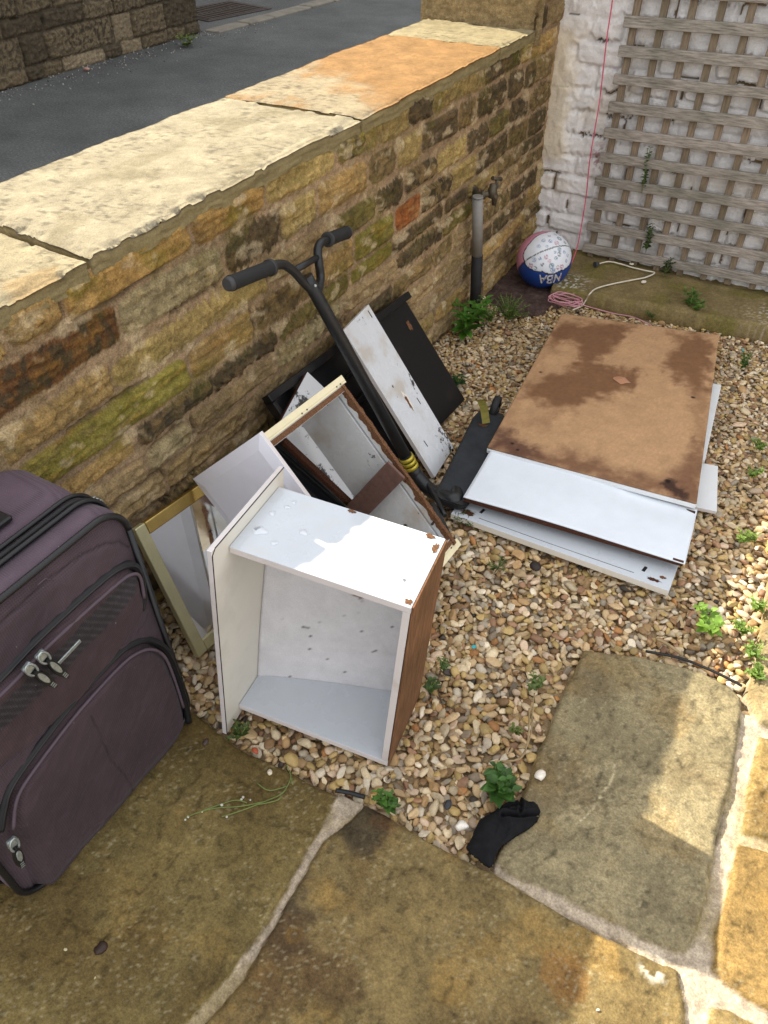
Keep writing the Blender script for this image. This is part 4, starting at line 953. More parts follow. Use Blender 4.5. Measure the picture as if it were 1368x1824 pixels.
tube('down_tube', [hd-ds*.03, hd+(d0-hd)*.35+Vector((0, 0, -.012)), d0+dd*.005+Vector((0, 0, -.008)), d0+dd*.05-dz_*.012], [.021, .021, .022, .024, .02], M['black_paint'], t, seg=18, smooth_n=8)
def wheel(name, c, axis, r, w):
    b = bmesh.new(); ax = V(axis).normalized(); u = ax.orthogonal().normalized(); v = ax.cross(u)
    prof = [(r*.62, -w*.35), (r*.80, -w*.5), (r*.95, -w*.42), (r, 0), (r*.95, w*.42), (r*.80, w*.5), (r*.62, w*.35)]
    n = 36; rings = []
    for i in range(n):
        a = 2*pi*i/n; rings.append([b.verts.new(c+(u*cos(a)+v*sin(a))*pr+ax*pw_) for pr, pw_ in prof])
    for i in range(n):
        for k in range(len(prof)-1):
            f = b.faces.new((rings[i][k], rings[i][k+1], rings[(i+1) % n][k+1], rings[(i+1) % n][k])); f.smooth = True
    w_ = bm2(name, b, M['tyre'], t)
    b = bmesh.new(); addtube(b, [c-ax*w*.55, c+ax*w*.55], r*.22, 16)
    for k in range(6):
        a = 2*pi*k/6; addtube(b, [c+(u*cos(a)+v*sin(a))*r*.18, c+(u*cos(a)+v*sin(a))*r*.66], r*.07, 6)
    bm2('hub', b, M['grip_end'], w_)
wheel('wheel', d1+dd*.072+Vector((0, 0, -.008)), dn_, .050, .026)
fwc = V(GG(781, 925, .052)); fax = ds.cross((fwc-hd)).normalized()
wheel('wheel', fwc, fax, .052, .026)
for s in (-1, 1): tube('fork_leg', [hd+ds*.0+fax*.012*s, hd+(fwc-hd)*.35+fax*.021*s, fwc+fax*.021*s], [.012, .008, .007], M['black_paint'], t, smooth_n=4)
# olive brake plate standing over the rear wheel
bb = V(GG(866, 754, .062)); btp = V(GG(855, 712, .11)); n = 10; bm = bmesh.new(); sdv = dn_*.5; prev = None
bx2 = (V(GG(877, 752, .062))-V(GG(860, 755, .062))).normalized()
for i in range(n+1):
    s = i/n; c = bb.lerp(btp, s)+Vector((0, 0, 1))*.018*sin(pi*s); rowv = [bm.verts.new(c-bx2*.014), bm.verts.new(c+bx2*.014)]
    if prev: bm.faces.new((prev[0], prev[1], rowv[1], rowv[0])).smooth = True
    prev = rowv
bmesh.ops.solidify(bm, geom=list(bm.faces), thickness=.002); bm2('brake_plate', bm, M['olive'], t)

# ================================================================ stack of boards on the gravel
zt = zg(1.9)
def stackboard(name, quad, h, th_, face, edge, label, other=None, cat='board'):
    P = [V(GG(*q, h)) for q in quad]; P[0:4] = P
    ux = (P[1]-P[0]).normalized(); uy = (P[3]-P[0]); L2 = uy.length; uy = (uy-ux*uy.dot(ux)).normalized(); uz = ux.cross(uy)
    if uz.z < 0: uz = -uz
    W_ = (P[1]-P[0]).length; return FR(P[0], ux, uy, uz), W_, L2
fA, WA, LA = stackboard('b', [(803, 915), (1192, 1053), (1232, 900), (862, 820)], .024, .02, None, None, '')
bt = panel('white_board', fA, (0, WA, 0, .26, -.020, 0), None, M['lam_wet'], M['lam_cream'], M['lam_cream']); tag(bt, 'lowest white board of the flat stack with a pale front edge and slots', 'board')
for x_, y_ in ((.075, .045), (WA-.08, .040)): tube('slot', [fA(x_, y_, .0004), fA(x_+.004, y_+.02, .0004)], .0045, M['hole'], bt, seg=8, flat=.3)
blotch('rotten_patch', fA, .040, .028, .0010, .016, M['chip_dark'], bt, 21, sx=1.5, sy=.8)
blotch('rotten_patch', fA, WA-.045, .022, .0010, .014, M['chip_dark'], bt, 22, sx=1.4, sy=.5); blotch('rotten_patch', fA, WA-.028, .042, .0010, .007, M['chip'], bt, 23, sx=1.4)
bm = bmesh.new(); addtube(bm, [fA(.08, .022, .0004), fA(.3, .02, .0003), fA(WA-.1, .022, .0004)], .0007, 5); bm2('scratch', bm, M['darkline'], bt)
# two white boards under the brown topped panel, showing on the right
br = [V(GG(*p, .03)) for p in ((868, 797), (1241, 897), (1282, 594), (1001, 556))]
bx1 = (br[1]-br[0]).normalized(); by1 = (br[2]-br[1]); by1 = (by1-bx1*by1.dot(bx1)).normalized(); bz1 = bx1.cross(by1)
s1 = V(GG(1277, 911, .020)); s2 = V(GG(1279, 830, .020)); e1_ = (s2-s1).normalized(); e2_ = Vector((-e1_.y, e1_.x, 0)); 
o = panel('white_board', FR(s1, e2_, e1_, (0, 0, 1)), (0, .5, 0, (s2-s1).length, -.012, 0), None, M['lam'], M['lam_edge']); tag(o, 'white board sticking out right from under the front of the brown topped panel', 'board')
s1 = V(GG(1256, 820, .045)); s2 = V(GG(1285, 686, .045)); e1_ = (s2-s1).normalized(); e2_ = Vector((-e1_.y, e1_.x, 0))
o = panel('white_board', FR(s1, e2_, e1_, (0, 0, 1)), (0, .45, 0, (s2-s1).length, -.010, 0), None, M['lam'], M['lam_edge']); tag(o, 'white board showing as a thin strip along the right side of the brown topped panel', 'board')
# upper white board with dark swollen front edge, slightly curled
h0 = .068
fB, WB, LB = stackboard('b', [(825, 885), (1221, 1003), (1232, 908), (871, 799)], h0, .015, None, None, '')
nu, nv = 60, 30; xs = np.linspace(0, WB, nu); ys = np.linspace(0, .262, nv); Ug, Vg = np.meshgrid(xs, ys, indexing='ij')
Zc = .004*np.sin(Ug*7)-.010*ss(.12, .25, Vg)*ss(.25, .5, Ug)*1.0+.006*ss(.1, 0, Ug)*ss(.1, .25, Vg)
fo = np.array(fB.o); P = fo+Ug[..., None]*np.array(fB.a)+Vg[..., None]*np.array(fB.b)+Zc[..., None]*np.array(fB.c)
Cc = lin((222, 228, 234))*(0.95+.08*fbm(Ug*6, Vg*6, 4, 3))[..., None]
M['sheet'] = vcol('white_sheet', .35, .03, 20, 60, .08, .001, .5, 500, .03)
t = thing('white_board', 'upper white board of the flat stack with a dark swollen front edge', 'board', fB.o)
heightfield('sheet', P, Cc, M['sheet'], t, thick=tuple(-np.array(fB.c)*.003))
panel('core', fB, (.004, WB-.004, .004, .250, -.0195, -.0055-.008), t, M['chip_dark'], M['chip_dark'])
panel('front_edge', fB, (.003, WB-.004, .0015, .012, -.0175, -.0035), t, M['chip_dark'], M['chip_dark'])
# brown hardboard topped panel
hB = .084
q = [V(GG(*p, hB)) for p in ((868, 797), (1241, 897), (1282, 594), (1001, 556))]
nu, nv = 130, 200; s = np.linspace(0, 1, nu)[:, None]; v = np.linspace(0, 1, nv)[None]
Q = [np.array(a) for a in q]; P = (Q[0]*(1-s)[..., None]+Q[1]*s[..., None])*(1-v)[..., None]+(Q[3]*(1-s)[..., None]+Q[2]*s[..., None])*v[..., None]
S_ = s+0*v; T_ = v+0*s
P[..., 2] += .004*(fbm(S_*3, T_*4, 3, 4)-.5)-.006*ss(.6, 1, T_)
# photo-measured stains, in board coordinates
def uvp(x, y):
    p = np.array(G(x, y, hB)); A = np.stack([Q[1][:2]-Q[0][:2], Q[3][:2]-Q[0][:2]], 1); r_ = np.linalg.solve(A, p[:2]-Q[0][:2]); return r_
n1 = fbm(S_*9, T_*14, 6, 210, .6); n2 = fbm(S_*40, T_*60, 4, 211)
Cb = lin((180, 142, 104))*(0.84+.30*n1)[..., None]
Cb = Cb*(1+.22*(fbm(S_*180, T_*70, 3, 219)-.5)*1.6)[..., None]
def stain(poly, a, c=(112, 76, 50), soft=.03, wob=.09):
    global Cb
    pp = [tuple(uvp(*p)) for p in poly]; sd = sdpoly(S_+(n1-.5)*wob*1.8+(n2-.5)*.03, T_+(n2-.5)*.03+(fbm(S_*9+30, T_*14, 6, 213, .6)-.5)*wob*1.5, pp)
    Cb = mixc(Cb, lin(c)*(0.75+.5*n2)[..., None]*np.ones(3), ss(-soft*1.5, soft*1.2, sd)*a)
stain([(1000,556),(1130,562),(1125,585),(1090,610),(1060,640),(1080,640),(1140,655),(1150,672),(1125,690),(1060,705),(1020,720),(985,712),(940,700),(935,680),(990,655),(1040,640),(1035,610),(1020,590),(990,590),(975,600)], .88)
stain([(1200,585),(1282,595),(1275,690),(1250,700),(1225,680),(1195,655),(1200,625),(1230,605)], .85)
stain([(1240,700),(1275,690),(1262,800),(1250,860),(1240,870),(1250,780)], .45)
stain([(1215,830),(1255,790),(1245,898),(1130,868),(980,832),(870,800),(880,780),(960,800),(1060,815),(1140,845),(1180,850)], .75, (92, 56, 40), .04)
stain([(870,800),(880,765),(905,765),(950,790),(960,812)], .8, (84, 54, 44), .03)
stain([(935,740),(990,725),(1010,735),(960,760)], .35); stain([(975,600),(1000,556),(1015,560),(990,610),(905,760),(880,770)], .25)
stain([(1180,858),(1195,848),(1225,873),(1222,885)], .9, (52, 34, 28), .008, .02)
for (x_, y_, r_) in ((965, 651, .007), (1243, 707, .009), (913, 785, .008), (922, 797, .007), (1192, 853, .012), (1219, 890, .010)):
    u_, w__ = uvp(x_, y_); d = np.hypot((S_-u_)*.64, (T_-w__)*1.05); Cb = mixc(Cb, lin((34, 22, 18))*np.ones_like(Cb), ss(r_, r_*.6, d))
t = thing('hardboard_panel', 'large water stained brown hardboard panel lying on top of the white boards', 'panel', q[0])
heightfield('hardboard', P, Cb, M['board'], t, thick=(0, 0, -.003))
bm = bmesh.new()   # pale frame under the hardboard
P0 = [p-Vector((0, 0, .0045+(.006 if i > 1 else 0))) for i, p in enumerate(q)]; P1 = [p-Vector((0, 0, .016)) for p in P0]
cen = sum(P0, Vector())/4; ins = lambda p, k: p+(cen-p)*k
P0 = [ins(p, -.002) for p in P0]; P1 = [ins(p, -.001) for p in P1]
tv = [bm.verts.new(p) for p in P0]; lv = [bm.verts.new(p) for p in P1]; bm.faces.new(tv); bm.faces.new(lv[::-1])
for i in range(4): bm.faces.new((tv[i], lv[i], lv[(i+1) % 4], tv[(i+1) % 4]))
bmesh.ops.bevel(bm, geom=list(bm.edges), offset=.0008, segments=1, affect='EDGES'); bm2('white_underside', bm, M['lam'], t)
# peeled flap of hardboard
fl = V(GG(1107, 678, hB+.004)); bm = bmesh.new(); rr = random.Random(6)
ring = [bm.verts.new(fl+Vector((cos(a)*.034*rr.uniform(.6, 1.1), sin(a)*.026*rr.uniform(.6, 1.1), .004*rr.random()))) for a in [2*pi*i/9 for i in range(9)]]
c_ = bm.verts.new(fl+Vector((0, 0, .010)))
for i in range(9): bm.faces.new((ring[i], ring[(i+1) % 9], c_))
M['flap'] = plain('peeled_hardboard', (172, 124, 92), .85, var=.15); bm2('peeled_flap', bm, M['flap'], t)
# ================================================================ suitcase
def fabric(name, c1, scale=1):
    m, nt, bs = nmat(name); at = N(nt, 'ShaderNodeAttribute'); at.attribute_name = 'Col'
    tc = N(nt, 'ShaderNodeTexCoord'); w1 = N(nt, 'ShaderNodeTexWave'); w1.inputs['Scale'].default_value = 75; w1.bands_direction = 'Z'; w1.inputs['Distortion'].default_value = .15; w1.inputs['Detail'].default_value = 1
    w2 = N(nt, 'ShaderNodeTexWave'); w2.inputs['Scale'].default_value = 75; w2.bands_direction = 'Y'; w2.inputs['Distortion'].default_value = .15
    for w_ in (w1, w2): nt.links.new(tc.outputs['Object'], w_.inputs[0])
    a = N(nt, 'ShaderNodeMath', operation='ADD'); nt.links.new(w1.outputs['Fac'], a.inputs[0]); nt.links.new(w2.outputs['Fac'], a.inputs[1])
    r = ramp(nt, a.outputs[0], [(0, (.72,)*3), (1, (1.25,)*3)])
    n = noise(nt, 8, 5); r2 = ramp(nt, n.outputs[0], [(.3, (.78,)*3), (.7, (1.2,)*3)])
    c = mixn(nt, at.outputs['Color'], r.outputs[0], mode='MULTIPLY', fac=1); c = mixn(nt, c, r2.outputs[0], mode='MULTIPLY', fac=1)
    n3 = noise(nt, 330, 2, .5); r3 = ramp(nt, n3.outputs[0], [(.76, (0,)*3), (.79, (1,)*3)]); c = mixn(nt, c, (.35, .32, .3), r3.outputs[0])
    nt.links.new(c, bs.inputs['Base Color']); bs.inputs['Roughness'].default_value = .8; bs.inputs['Specular IOR Level'].default_value = .35
    bs.inputs['Sheen Weight'].default_value = .08; bs.inputs['Sheen Roughness'].default_value = .4
    bump(nt, bs, [(a.outputs[0], .35, .0009), (noise(nt, 18, 4).outputs[0], .4, .004)]); return m
M['fabric'] = fabric('woven_suitcase_fabric', None)
M['piping'] = plain('black_piping', (22, 22, 23), .45, spec=.5, bscale=200, bstr=.2)
M['zip'] = plain('zip_tape', (20, 20, 22), .6, bscale=700, bstr=.8, bdist=.001)
M['silver'] = plain('worn_silver', (170, 178, 176), .38, .75, var=.3, scale=200)
M['rubber'] = plain('black_rubber', (16, 16, 16), .5)
def SX(z): return -.872-.035*z
def S(x, y):                                         # photo point on the (slightly leaning) suitcase front
    return V(PP(x, y, (-.872, 0, 0), (1, 0, .035)))
ys0, ys1, zs0, zs1 = .165, .640, .004, .655
t = thing('suitcase', 'worn purple brown fabric suitcase with black piping standing at the left edge', 'suitcase', (-1.0, .4, 0))
suit = t
def rr_loop(y0, y1, z0, z1, r, n=10):
    out = []
    for (cy, cz, a0) in ((y1-r, z1-r, 0), (y0+r, z1-r, pi/2), (y0+r, z0+r, pi), (y1-r, z0+r, 1.5*pi)):
        for k in range(n+1):
            a = a0+pi/2*k/n; out.append((cy+r*cos(a), cz+r*sin(a)))
    return out
prof = [(-.0, -.004, .055), (.003, .004, .058), (.030, .006, .06), (.060, .004, .06), (.066, -.004, .055), (.072, -.004, .055), (.078, .002, .06), (.14, .008, .065), (.23, .010, .07), (.262, .0, .07), (.272, -.03, .06)]
co = []; cl = []; nl = None
for (dx, gr_, r) in prof:
    L = rr_loop(ys0-gr_, ys1+gr_, zs0-min(gr_, 0), zs1+gr_, r); nl = len(L)
    for (y, z) in L: co.append((SX(z)-dx-.012, y, z)); cl.append(lin((80, 66, 75)) if not (.058 < dx < .075) else lin((22, 22, 22)))
F = []
for k in range(len(prof)-1):
    for i in range(nl): F.append((k*nl+i, k*nl+(i+1) % nl, (k+1)*nl+(i+1) % nl, (k+1)*nl+i))
cen = len(co); co.append((-1.16, .4, .33)); cl.append(lin((60, 50, 56)))
k = (len(prof)-1)*nl
for i in range(nl): F.append((k+i, k+(i+1) % nl, cen, cen))
me = bpy.data.meshes.new('shell'); me.from_pydata([tuple(c) for c in co], [], [tuple(f) if f[2] != f[3] else tuple(f[:3]) for f in F])
a = me.color_attributes.new('Col', 'FLOAT_COLOR', 'POINT'); a.data.foreach_set('color', np.concatenate([np.array(cl), np.ones((len(cl), 1))], 1).astype(np.float32).ravel())
link('shell', me, M['fabric'], t, smooth=True)
# front face height field
P2 = lambda pts: [(S(*p).y, S(*p).z) for p in pts]
up_zip = P2([(-150,1345),(-60,1262),(0,1205),(60,1142),(120,1085),(165,1045),(200,1017),(225,1006),(240,1010),(250,1030),(254,1060),(250,1085)])
up_poc = P2([(-150,1350),(0,1210),(120,1090),(200,1020),(228,1008),(246,1018),(256,1060),(250,1090),(235,1115),(190,1180),(140,1240),(70,1305),(0,1362),(-150,1490)])
mesh_s = P2([(-150,1372),(0,1236),(100,1140),(180,1058),(216,1022),(238,1022),(232,1050),(190,1102),(120,1172),(60,1232),(0,1288),(-150,1425)])
lo_poc = P2([(15,1450),(22,1405),(60,1345),(130,1255),(200,1178),(232,1153),(262,1146),(290,1160),(306,1195),(322,1245),(330,1290),(322,1315),(250,1420),(160,1520),(85,1595),(70,1580),(45,1520),(30,1490),(18,1480)])
lo_zip = P2([(0,1478),(6,1440),(18,1400),(60,1338),(130,1248),(200,1172),(232,1148),(262,1140),(292,1155),(312,1195),(328,1245),(336,1285)])
seam1 = P2([(-150,1250),(0,1118),(90,1035),(150,990),(190,968),(215,966),(238,980)])
seam2 = P2([(150,1268),(165,1300),(185,1345),(210,1372),(236,1412)]); seam3 = P2([(245,1125),(268,1095)]); crease = P2([(60,1490),(130,1478),(190,1450)])
shad = P2([(208,968),(214,1010)])
yy = np.arange(ys0-.001, ys1+.001, .0028); zz = np.arange(zs0-.001, zs1+.001, .0028); Yg, Zg = np.meshgrid(yy, zz, indexing='ij')
R_ = .062; cy, cz = (ys0+ys1)/2, (zs0+zs1)/2; qx = np.abs(Yg-cy)-((ys1-ys0)/2-R_); qy = np.abs(Zg-cz)-((zs1-zs0)/2-R_)
sd = R_-(np.sqrt(np.maximum(qx, 0)**2+np.maximum(qy, 0)**2)+np.minimum(np.maximum(qx, qy), 0))
wr = (fbm(Yg*9, Zg*9, 5, 301, .6)-.5); fold = (fbm((Yg+Zg)*6, (Yg-Zg)*18, 5, 302, .6)-.5)
h = .014*ss(0, .05, sd)+.008*wr+.009*fold*ss(0, .05, sd)
sU = sdpoly(Yg, Zg, up_poc); sL = sdpoly(Yg, Zg, lo_poc); sM = sdpoly(Yg, Zg, mesh_s)
h += .014*ss(-.003, .016, sU)+.017*ss(-.003, .022, sL)
for L, wd, dp in ((seam1, .006, .004), (seam2, .0035, .0022), (seam3, .004, .002), (crease, .01, .002)): h -= dp*ss(wd, 0, dpath(Yg, Zg, L))
h -= .006*ss(.008, 0, np.abs(sU+.001))+.005*ss(.007, 0, np.abs(sL+.001))
tear = ss(.010, .0, np.abs(sU-.004+.01*(fbm(Yg*30, Zg*30, 3, 5)-.5)))*((Yg < .50) & (Zg < .42)); h -= tear*.003
C = lin((66, 53, 58))*(0.78+.36*fbm(Yg*6, Zg*6, 4, 303))[..., None]
C = mixc(C, lin((54, 40, 43))*np.ones_like(C), ss(-.002, .002, sL)*.7)
low = ss(.0, .01, sU)*(1-ss(-.001, .002, sM)); C = mixc(C, lin((58, 42, 44))*(0.7+.5*fbm(Yg*30, Zg*30, 4, 304))[..., None], low*.8)
C = mixc(C, lin((40, 34, 36))*np.ones_like(C), ss(-.001, .002, sM))
dots = ss(.5, .9, np.sin((Yg*.75+Zg*.66)*2*pi/.0125)); C = mixc(C, lin((118, 112, 114))*np.ones_like(C), dots*ss(-.0, .003, sM)*.16)
C = mixc(C, lin((30, 24, 26))*np.ones_like(C), tear*.7)
for L, wd in ((seam1, .0026), (seam2, .0018), (seam3, .002)): C = mixc(C, lin((34, 28, 30))*np.ones_like(C), ss(wd, 0, dpath(Yg, Zg, L))*.8)
P = np.stack([SX(Zg)-.012+h, Yg, Zg], -1)
heightfield('front_face', P, C, M['fabric'], t, keep=sd > -.0005)
off = lambda p, d: Vector((SX(p[1])-.012+d, p[0], p[1]))
tube('piping', [off(p, .004) for p in rr_loop(ys0-.002, ys1+.002, zs0+.004, zs1+.002, .062, 12)]+[off((ys1+.002, zs1-.06), .004)], .0062, M['piping'], t, seg=10)
for dx in (.050, .078): tube('piping', [Vector((SX(p[1])-.012-dx, p[0], p[1])) for p in rr_loop(ys0-.010, ys1+.010, zs0+.002, zs1+.010, .064, 12)], .0045, M['piping'], t, seg=8)
tube('zip', [Vector((SX(p[1])-.012-.066, p[0], p[1])) for p in rr_loop(ys0-.006, ys1+.006, zs0+.002, zs1+.006, .064, 12)], .0055, M['zip'], t, seg=8)
def zipper(path, dh, name):
    pts = catmull([off(p, dh) for p in path], 5); b = bmesh.new(); addtube(b, pts, .0080, 10, flat=1); o = bm2(name, b, M['zip'], t)
    o2 = tube('zip_teeth', [p+Vector((.0065, 0, 0)) for p in pts], .0028, M['piping'], o, seg=6)
    return o
z1_ = zipper(up_zip, .013, 'pocket_zip'); zipper(lo_zip, .012, 'pocket_zip')
M['piping_purple'] = plain('purple_piping', (84, 70, 78), .7)
tube('pocket_piping', catmull([off(p, .026) for p in P2([(-150,1362),(0,1222),(60,1160),(120,1104),(200,1034),(226,1018),(240,1024),(247,1060)])], 5), .0032, M['piping_purple'], t, seg=8)
tube('pocket_piping', catmull([off(p, .026) for p in P2([(14,1470),(22,1412),(62,1350),(132,1260),(204,1182),(236,1158),(262,1152),(284,1165),(300,1200),(318,1255)])], 5), .0032, M['piping_purple'], t, seg=8)
def puller(p0, p1, w_=.011):
    A = S(*p0); B = S(*p1); A.x += .034; B.x += .040; d = (B-A); L = d.length; d.normalize(); s_ = Vector((1, 0, 0)).cross(d).normalized(); n_ = d.cross(s_)
    if n_.x < 0: n_ = -n_
    f = FR(A, d, s_, n_); g_ = bmesh.new()
    addbox(g_, f, -.012, .006, -.009, .009, -.010, -.001, bev=.003, seg=2); sl_ = bm2('zip_slider', g_, M['silver'], z1_)
    g_ = bmesh.new(); addtube(g_, [f(.014*cos(a), .008*sin(a), 0) for a in np.linspace(0, 2*pi, 20)], .0022, 8); bm2('pull_ring', g_, M['silver'], sl_)
    def oval(x0, x1, hw_, z0, z1, mat, nm):
        g = bmesh.new(); n = 24; tpv = []; lov = []
        for i in range(n):
            a = 2*pi*i/n; x = (x0+x1)/2+(x1-x0)/2*cos(a); y = hw_*sin(a)*(1.0)
            tpv.append(g.verts.new(f(x, y*.85, z1))); lov.append(g.verts.new(f(x, y, z0)))
        g.faces.new(tpv); g.faces.new(lov[::-1])
        for i in range(n): g.faces.new((lov[i], lov[(i+1) % n], tpv[(i+1) % n], tpv[i]))
        return bm2(nm, g, mat, sl_)
    oval(.006, L, w_, -.0035, .0035, M['rubber'], 'pull_tab'); oval(.013, L*.68, w_*.58, .0036, .0046, M['silver'], 'badge')
    g = bmesh.new()
    for k in range(3): addbox(g, f, L*.76+k*.0045, L*.76+k*.0045+.002, -w_*.4, w_*.4, .0034, .0042, bev=0)
    bm2('badge_bars', g, M['silver'], sl_)
puller((30, 1178), (70, 1205), .0085); puller((53, 1157), (91, 1189), .0085); puller((2, 1488), (12, 1524), .009)
g = bmesh.new(); pa, pb_ = S(91, 1176), S(131, 1134); pa.x += .016; pb_.x += .016; d = (pb_-pa).normalized(); s_ = Vector((1, 0, 0)).cross(d).normalized()
addbox(g, FR(pa, d, s_, d.cross(s_) if d.cross(s_).x > 0 else -d.cross(s_)), 0, (pb_-pa).length, -.004, .004, -.001, .002, bev=.0008); bm2('silver_strip', g, M['silver'], t)
# top grab strap box at the left edge, side zip pull by the wall
g = bmesh.new(); addbox(g, FR((-1.02, .50, zs1+.010), (0, 1, 0), (-1, 0, 0), (0, 0, 1)), -.12, .015, -.0, .045, -.002, .010, bev=.003); bm2('grab_strap', g, M['rubber'], t)
q_ = V(PX(175, 903, -.975)); g = bmesh.new()
for k in range(3): addtube(g, [q_+Vector((-.008*k, .008+.004*cos(a), .004*sin(a)+.006)) for a in np.linspace(0, 2*pi, 12)], .0016, 6)
bm2('side_zip_pull', g, M['silver'], t)
tube('loose_threads', [off(p, .018) for p in P2([(62,1040),(76,1028),(92,1032)])], .0008, M['piping_purple'], t, seg=5)

# ================================================================ basketball
bc = V(PP(969, 463, (0, 3.20, 0), (0, 1, 0))); RB = .121
toc = (Vector((0, 0, CAMH))-bc).normalized(); e1 = Vector(RT.tolist()); e1 = (e1-toc*e1.dot(toc)).normalized(); e2 = toc.cross(e1)
nu, nv = 200, 100; u = np.linspace(0, 2*pi, nu+1)[:-1]; v = np.linspace(0.002, pi-.002, nv)
co = np.array([[sin(b)*cos(a), sin(b)*sin(a), cos(b)] for b in v for a in u])
E = np.array([e1[:], e2[:], toc[:]]); L = co@E.T
def nrm(p): p = np.array(p, float); return p/np.linalg.norm(p)
n1_ = nrm(np.cross(nrm((-.71, -.07, .70)), nrm((.9, .42, .12)))); n1_ = n1_ if n1_[1] > 0 else -n1_
n1_ = nrm(np.cross(nrm((-.80,-.16,.57)), nrm((.10,.36,.93)))); 
if n1_[1] < 0: n1_ = -n1_
c0 = nrm((.30, .18, .93)); t1 = nrm(np.cross((0, 1, 0), c0)); t2 = np.cross(c0, t1)
bp_ = [(-.76, .17), (-.52, .60), (0.0, .93), (.29, .955), (.62, -.36), (-.05, -.40), (-.62, -.20), (.95, -.10)]
tb = []
for (x, y) in bp_:
    z = sqrt(max(1-x*x-y*y, 0)); p = np.array([x, y, z]); a = math.acos(np.clip(p@c0, -1, 1)); tb.append((atan2(p@t2, p@t1), a))
tb.append((atan2(.75, .65), 1.35)); tb.sort(); ta = np.array([k for k, _ in tb]); tr_ = np.array([k for _, k in tb])
ta = np.concatenate([ta-2*pi, ta, ta+2*pi]); tr_ = np.concatenate([tr_]*3)
def loopd(L):
    th_ = np.arctan2(L@t2, L@t1); a = np.arccos(np.clip(L@c0, -1, 1)); return np.interp(th_, ta, tr_)-a
dl = loopd(L); dg = L@n1_
C = np.where((dl > 0)[:, None], lin((226, 228, 232))[None], np.where((dg > 0)[:, None], lin((206, 138, 158))[None], lin((28, 62, 132))[None]))
rb = np.random.RandomState(4); used_ = []
for k in range(150):
    d = nrm(c0+rb.normal(size=3)*.62); r = rb.uniform(.05, .10); dist = np.arccos(np.clip(L@d, -1, 1))
    if loopd(d[None])[0] < .11 or abs(d@n1_) < .10 or k > 0 and any(np.arccos(np.clip(d@q_, -1, 1)) < .17 for q_ in used_): continue
    cc = lin([(90, 120, 165), (60, 110, 130), (200, 100, 115), (40, 48, 60), (130, 150, 175), (170, 90, 110)][rb.randint(6)])
    used_.append(d); ring = (dist < r)*(dist > r*.72) | ((dist < r*.62)*(vn((L@t1)*30+k, (L@t2)*30) > .45)); C[ring] = C[ring]*.25+cc*.75
seam = (np.abs(dl) < .022) | (np.abs(dg) < .018); C[seam] = lin((18, 18, 20))
pos_ = co*(RB-.0022*seam[:, None])+np.array(bc[:])
F = [(j*nu+i, j*nu+(i+1) % nu, (j+1)*nu+(i+1) % nu, (j+1)*nu+i) for j in range(nv-1) for i in range(nu)]
M['ball'] = vcol('basketball_skin', .45, .04, 40, 420, .35, .0012, .45, 800, .05)
t = thing('basketball', 'white, pink and blue basketball resting in the corner beside the stone step', 'basketball', bc-Vector((0, 0, RB)))
npmesh('skin', pos_, F, C, M['ball'], t)
def text_mesh(s, size):
    cu = bpy.data.curves.new('txt', 'FONT'); cu.body = s; cu.size = size; cu.align_x = 'CENTER'; cu.align_y = 'CENTER'; cu.offset = size*.018
    o = bpy.data.objects.new('txt', cu); col.objects.link(o); dg_ = bpy.context.evaluated_depsgraph_get(); me = bpy.data.meshes.new_from_object(o.evaluated_get(dg_)); bpy.data.objects.remove(o); return me
me = text_mesh('NBA', .062)
cen_ = nrm((.28, -.66, .70)); ax = nrm(np.cross((0, 1, 0), cen_)); ax = nrm(ax+np.array([0, .16, 0])); ax = nrm(ax-cen_*(ax@cen_)); ay_ = np.cross(cen_, ax)
bmt = bmesh.new(); bmt.from_mesh(me); bmesh.ops.triangulate(bmt, faces=bmt.faces); bmesh.ops.subdivide_edges(bmt, edges=bmt.edges, cuts=2)
for vtx in bmt.verts:
    x, y = -vtx.co.x/RB*.9, -vtx.co.y/RB*1.15; p = nrm(cen_+ax*x+ay_*y); wv = E.T@p; vtx.co = Vector((wv*(RB+.0006)).tolist())+bc
M['ballprint'] = plain('silver_print', (214, 208, 196), .4, .2); bm2('lettering', bmt, M['ballprint'], t)
g = bmesh.new()
def onball(p, r=.0007): wv = E.T@nrm(p); return Vector((wv*(RB+r)).tolist())+bc
lc = cen_+ax*.36-ay_*.02
for (dx, dy, cc) in ((0, 0, 0), (.045, 0, 1)):
    pts = [onball(lc+ax*(dx+.020*a)+ay_*(dy+.075*b)) for a, b in ((-1, -1), (1, -1), (1, 1), (-1, 1))]; polyface(g, pts, cc)
M['redprint'] = plain('red_print', (190, 60, 70), .5); bm2('small_emblem', g, [M['ballprint'], M['redprint']], t)

# ================================================================ tap and water pipe
tp0 = V(PX(851, 352, -1.135)); tpm = V(PX(850, 456, -1.135)); tpb = V(PX(846, 556, -1.135)); tpb.z = -.06
t = thing('water_pipe', 'upright grey pipe with black lower sleeve fixed to the stone wall below the tap', 'pipe', tpb)
M['grey_pipe'] = plain('grey_plastic_pipe', (132, 128, 122), .55, var=.15); M['foam'] = plain('black_sleeve', (24, 22, 21), .75, var=.4, scale=18)
tube('grey_section', [tp0, tpm], .0205, M['grey_pipe'], t, seg=20); tube('black_sleeve', [tpm+Vector((0, 0, .003)), tpm.lerp(tpb, .5)+Vector((.002, -.003, 0)), tpb], .0225, M['foam'], t, seg=20)
g = bmesh.new(); addtube(g, [tp0+Vector((0, 0, .0)), tp0+Vector((0, 0, .006))], [.0215, .0195], 20); bm2('rim', g, M['grey_pipe'], t)
t = thing('tap', 'old dull bronze garden tap sticking out of the stone wall above the pipe', 'tap', V(PX(840, 340, -1.18)))
M['bronze'] = plain('dull_bronze', (88, 80, 66), .5, .55, var=.3, scale=60, bscale=200, bstr=.4)
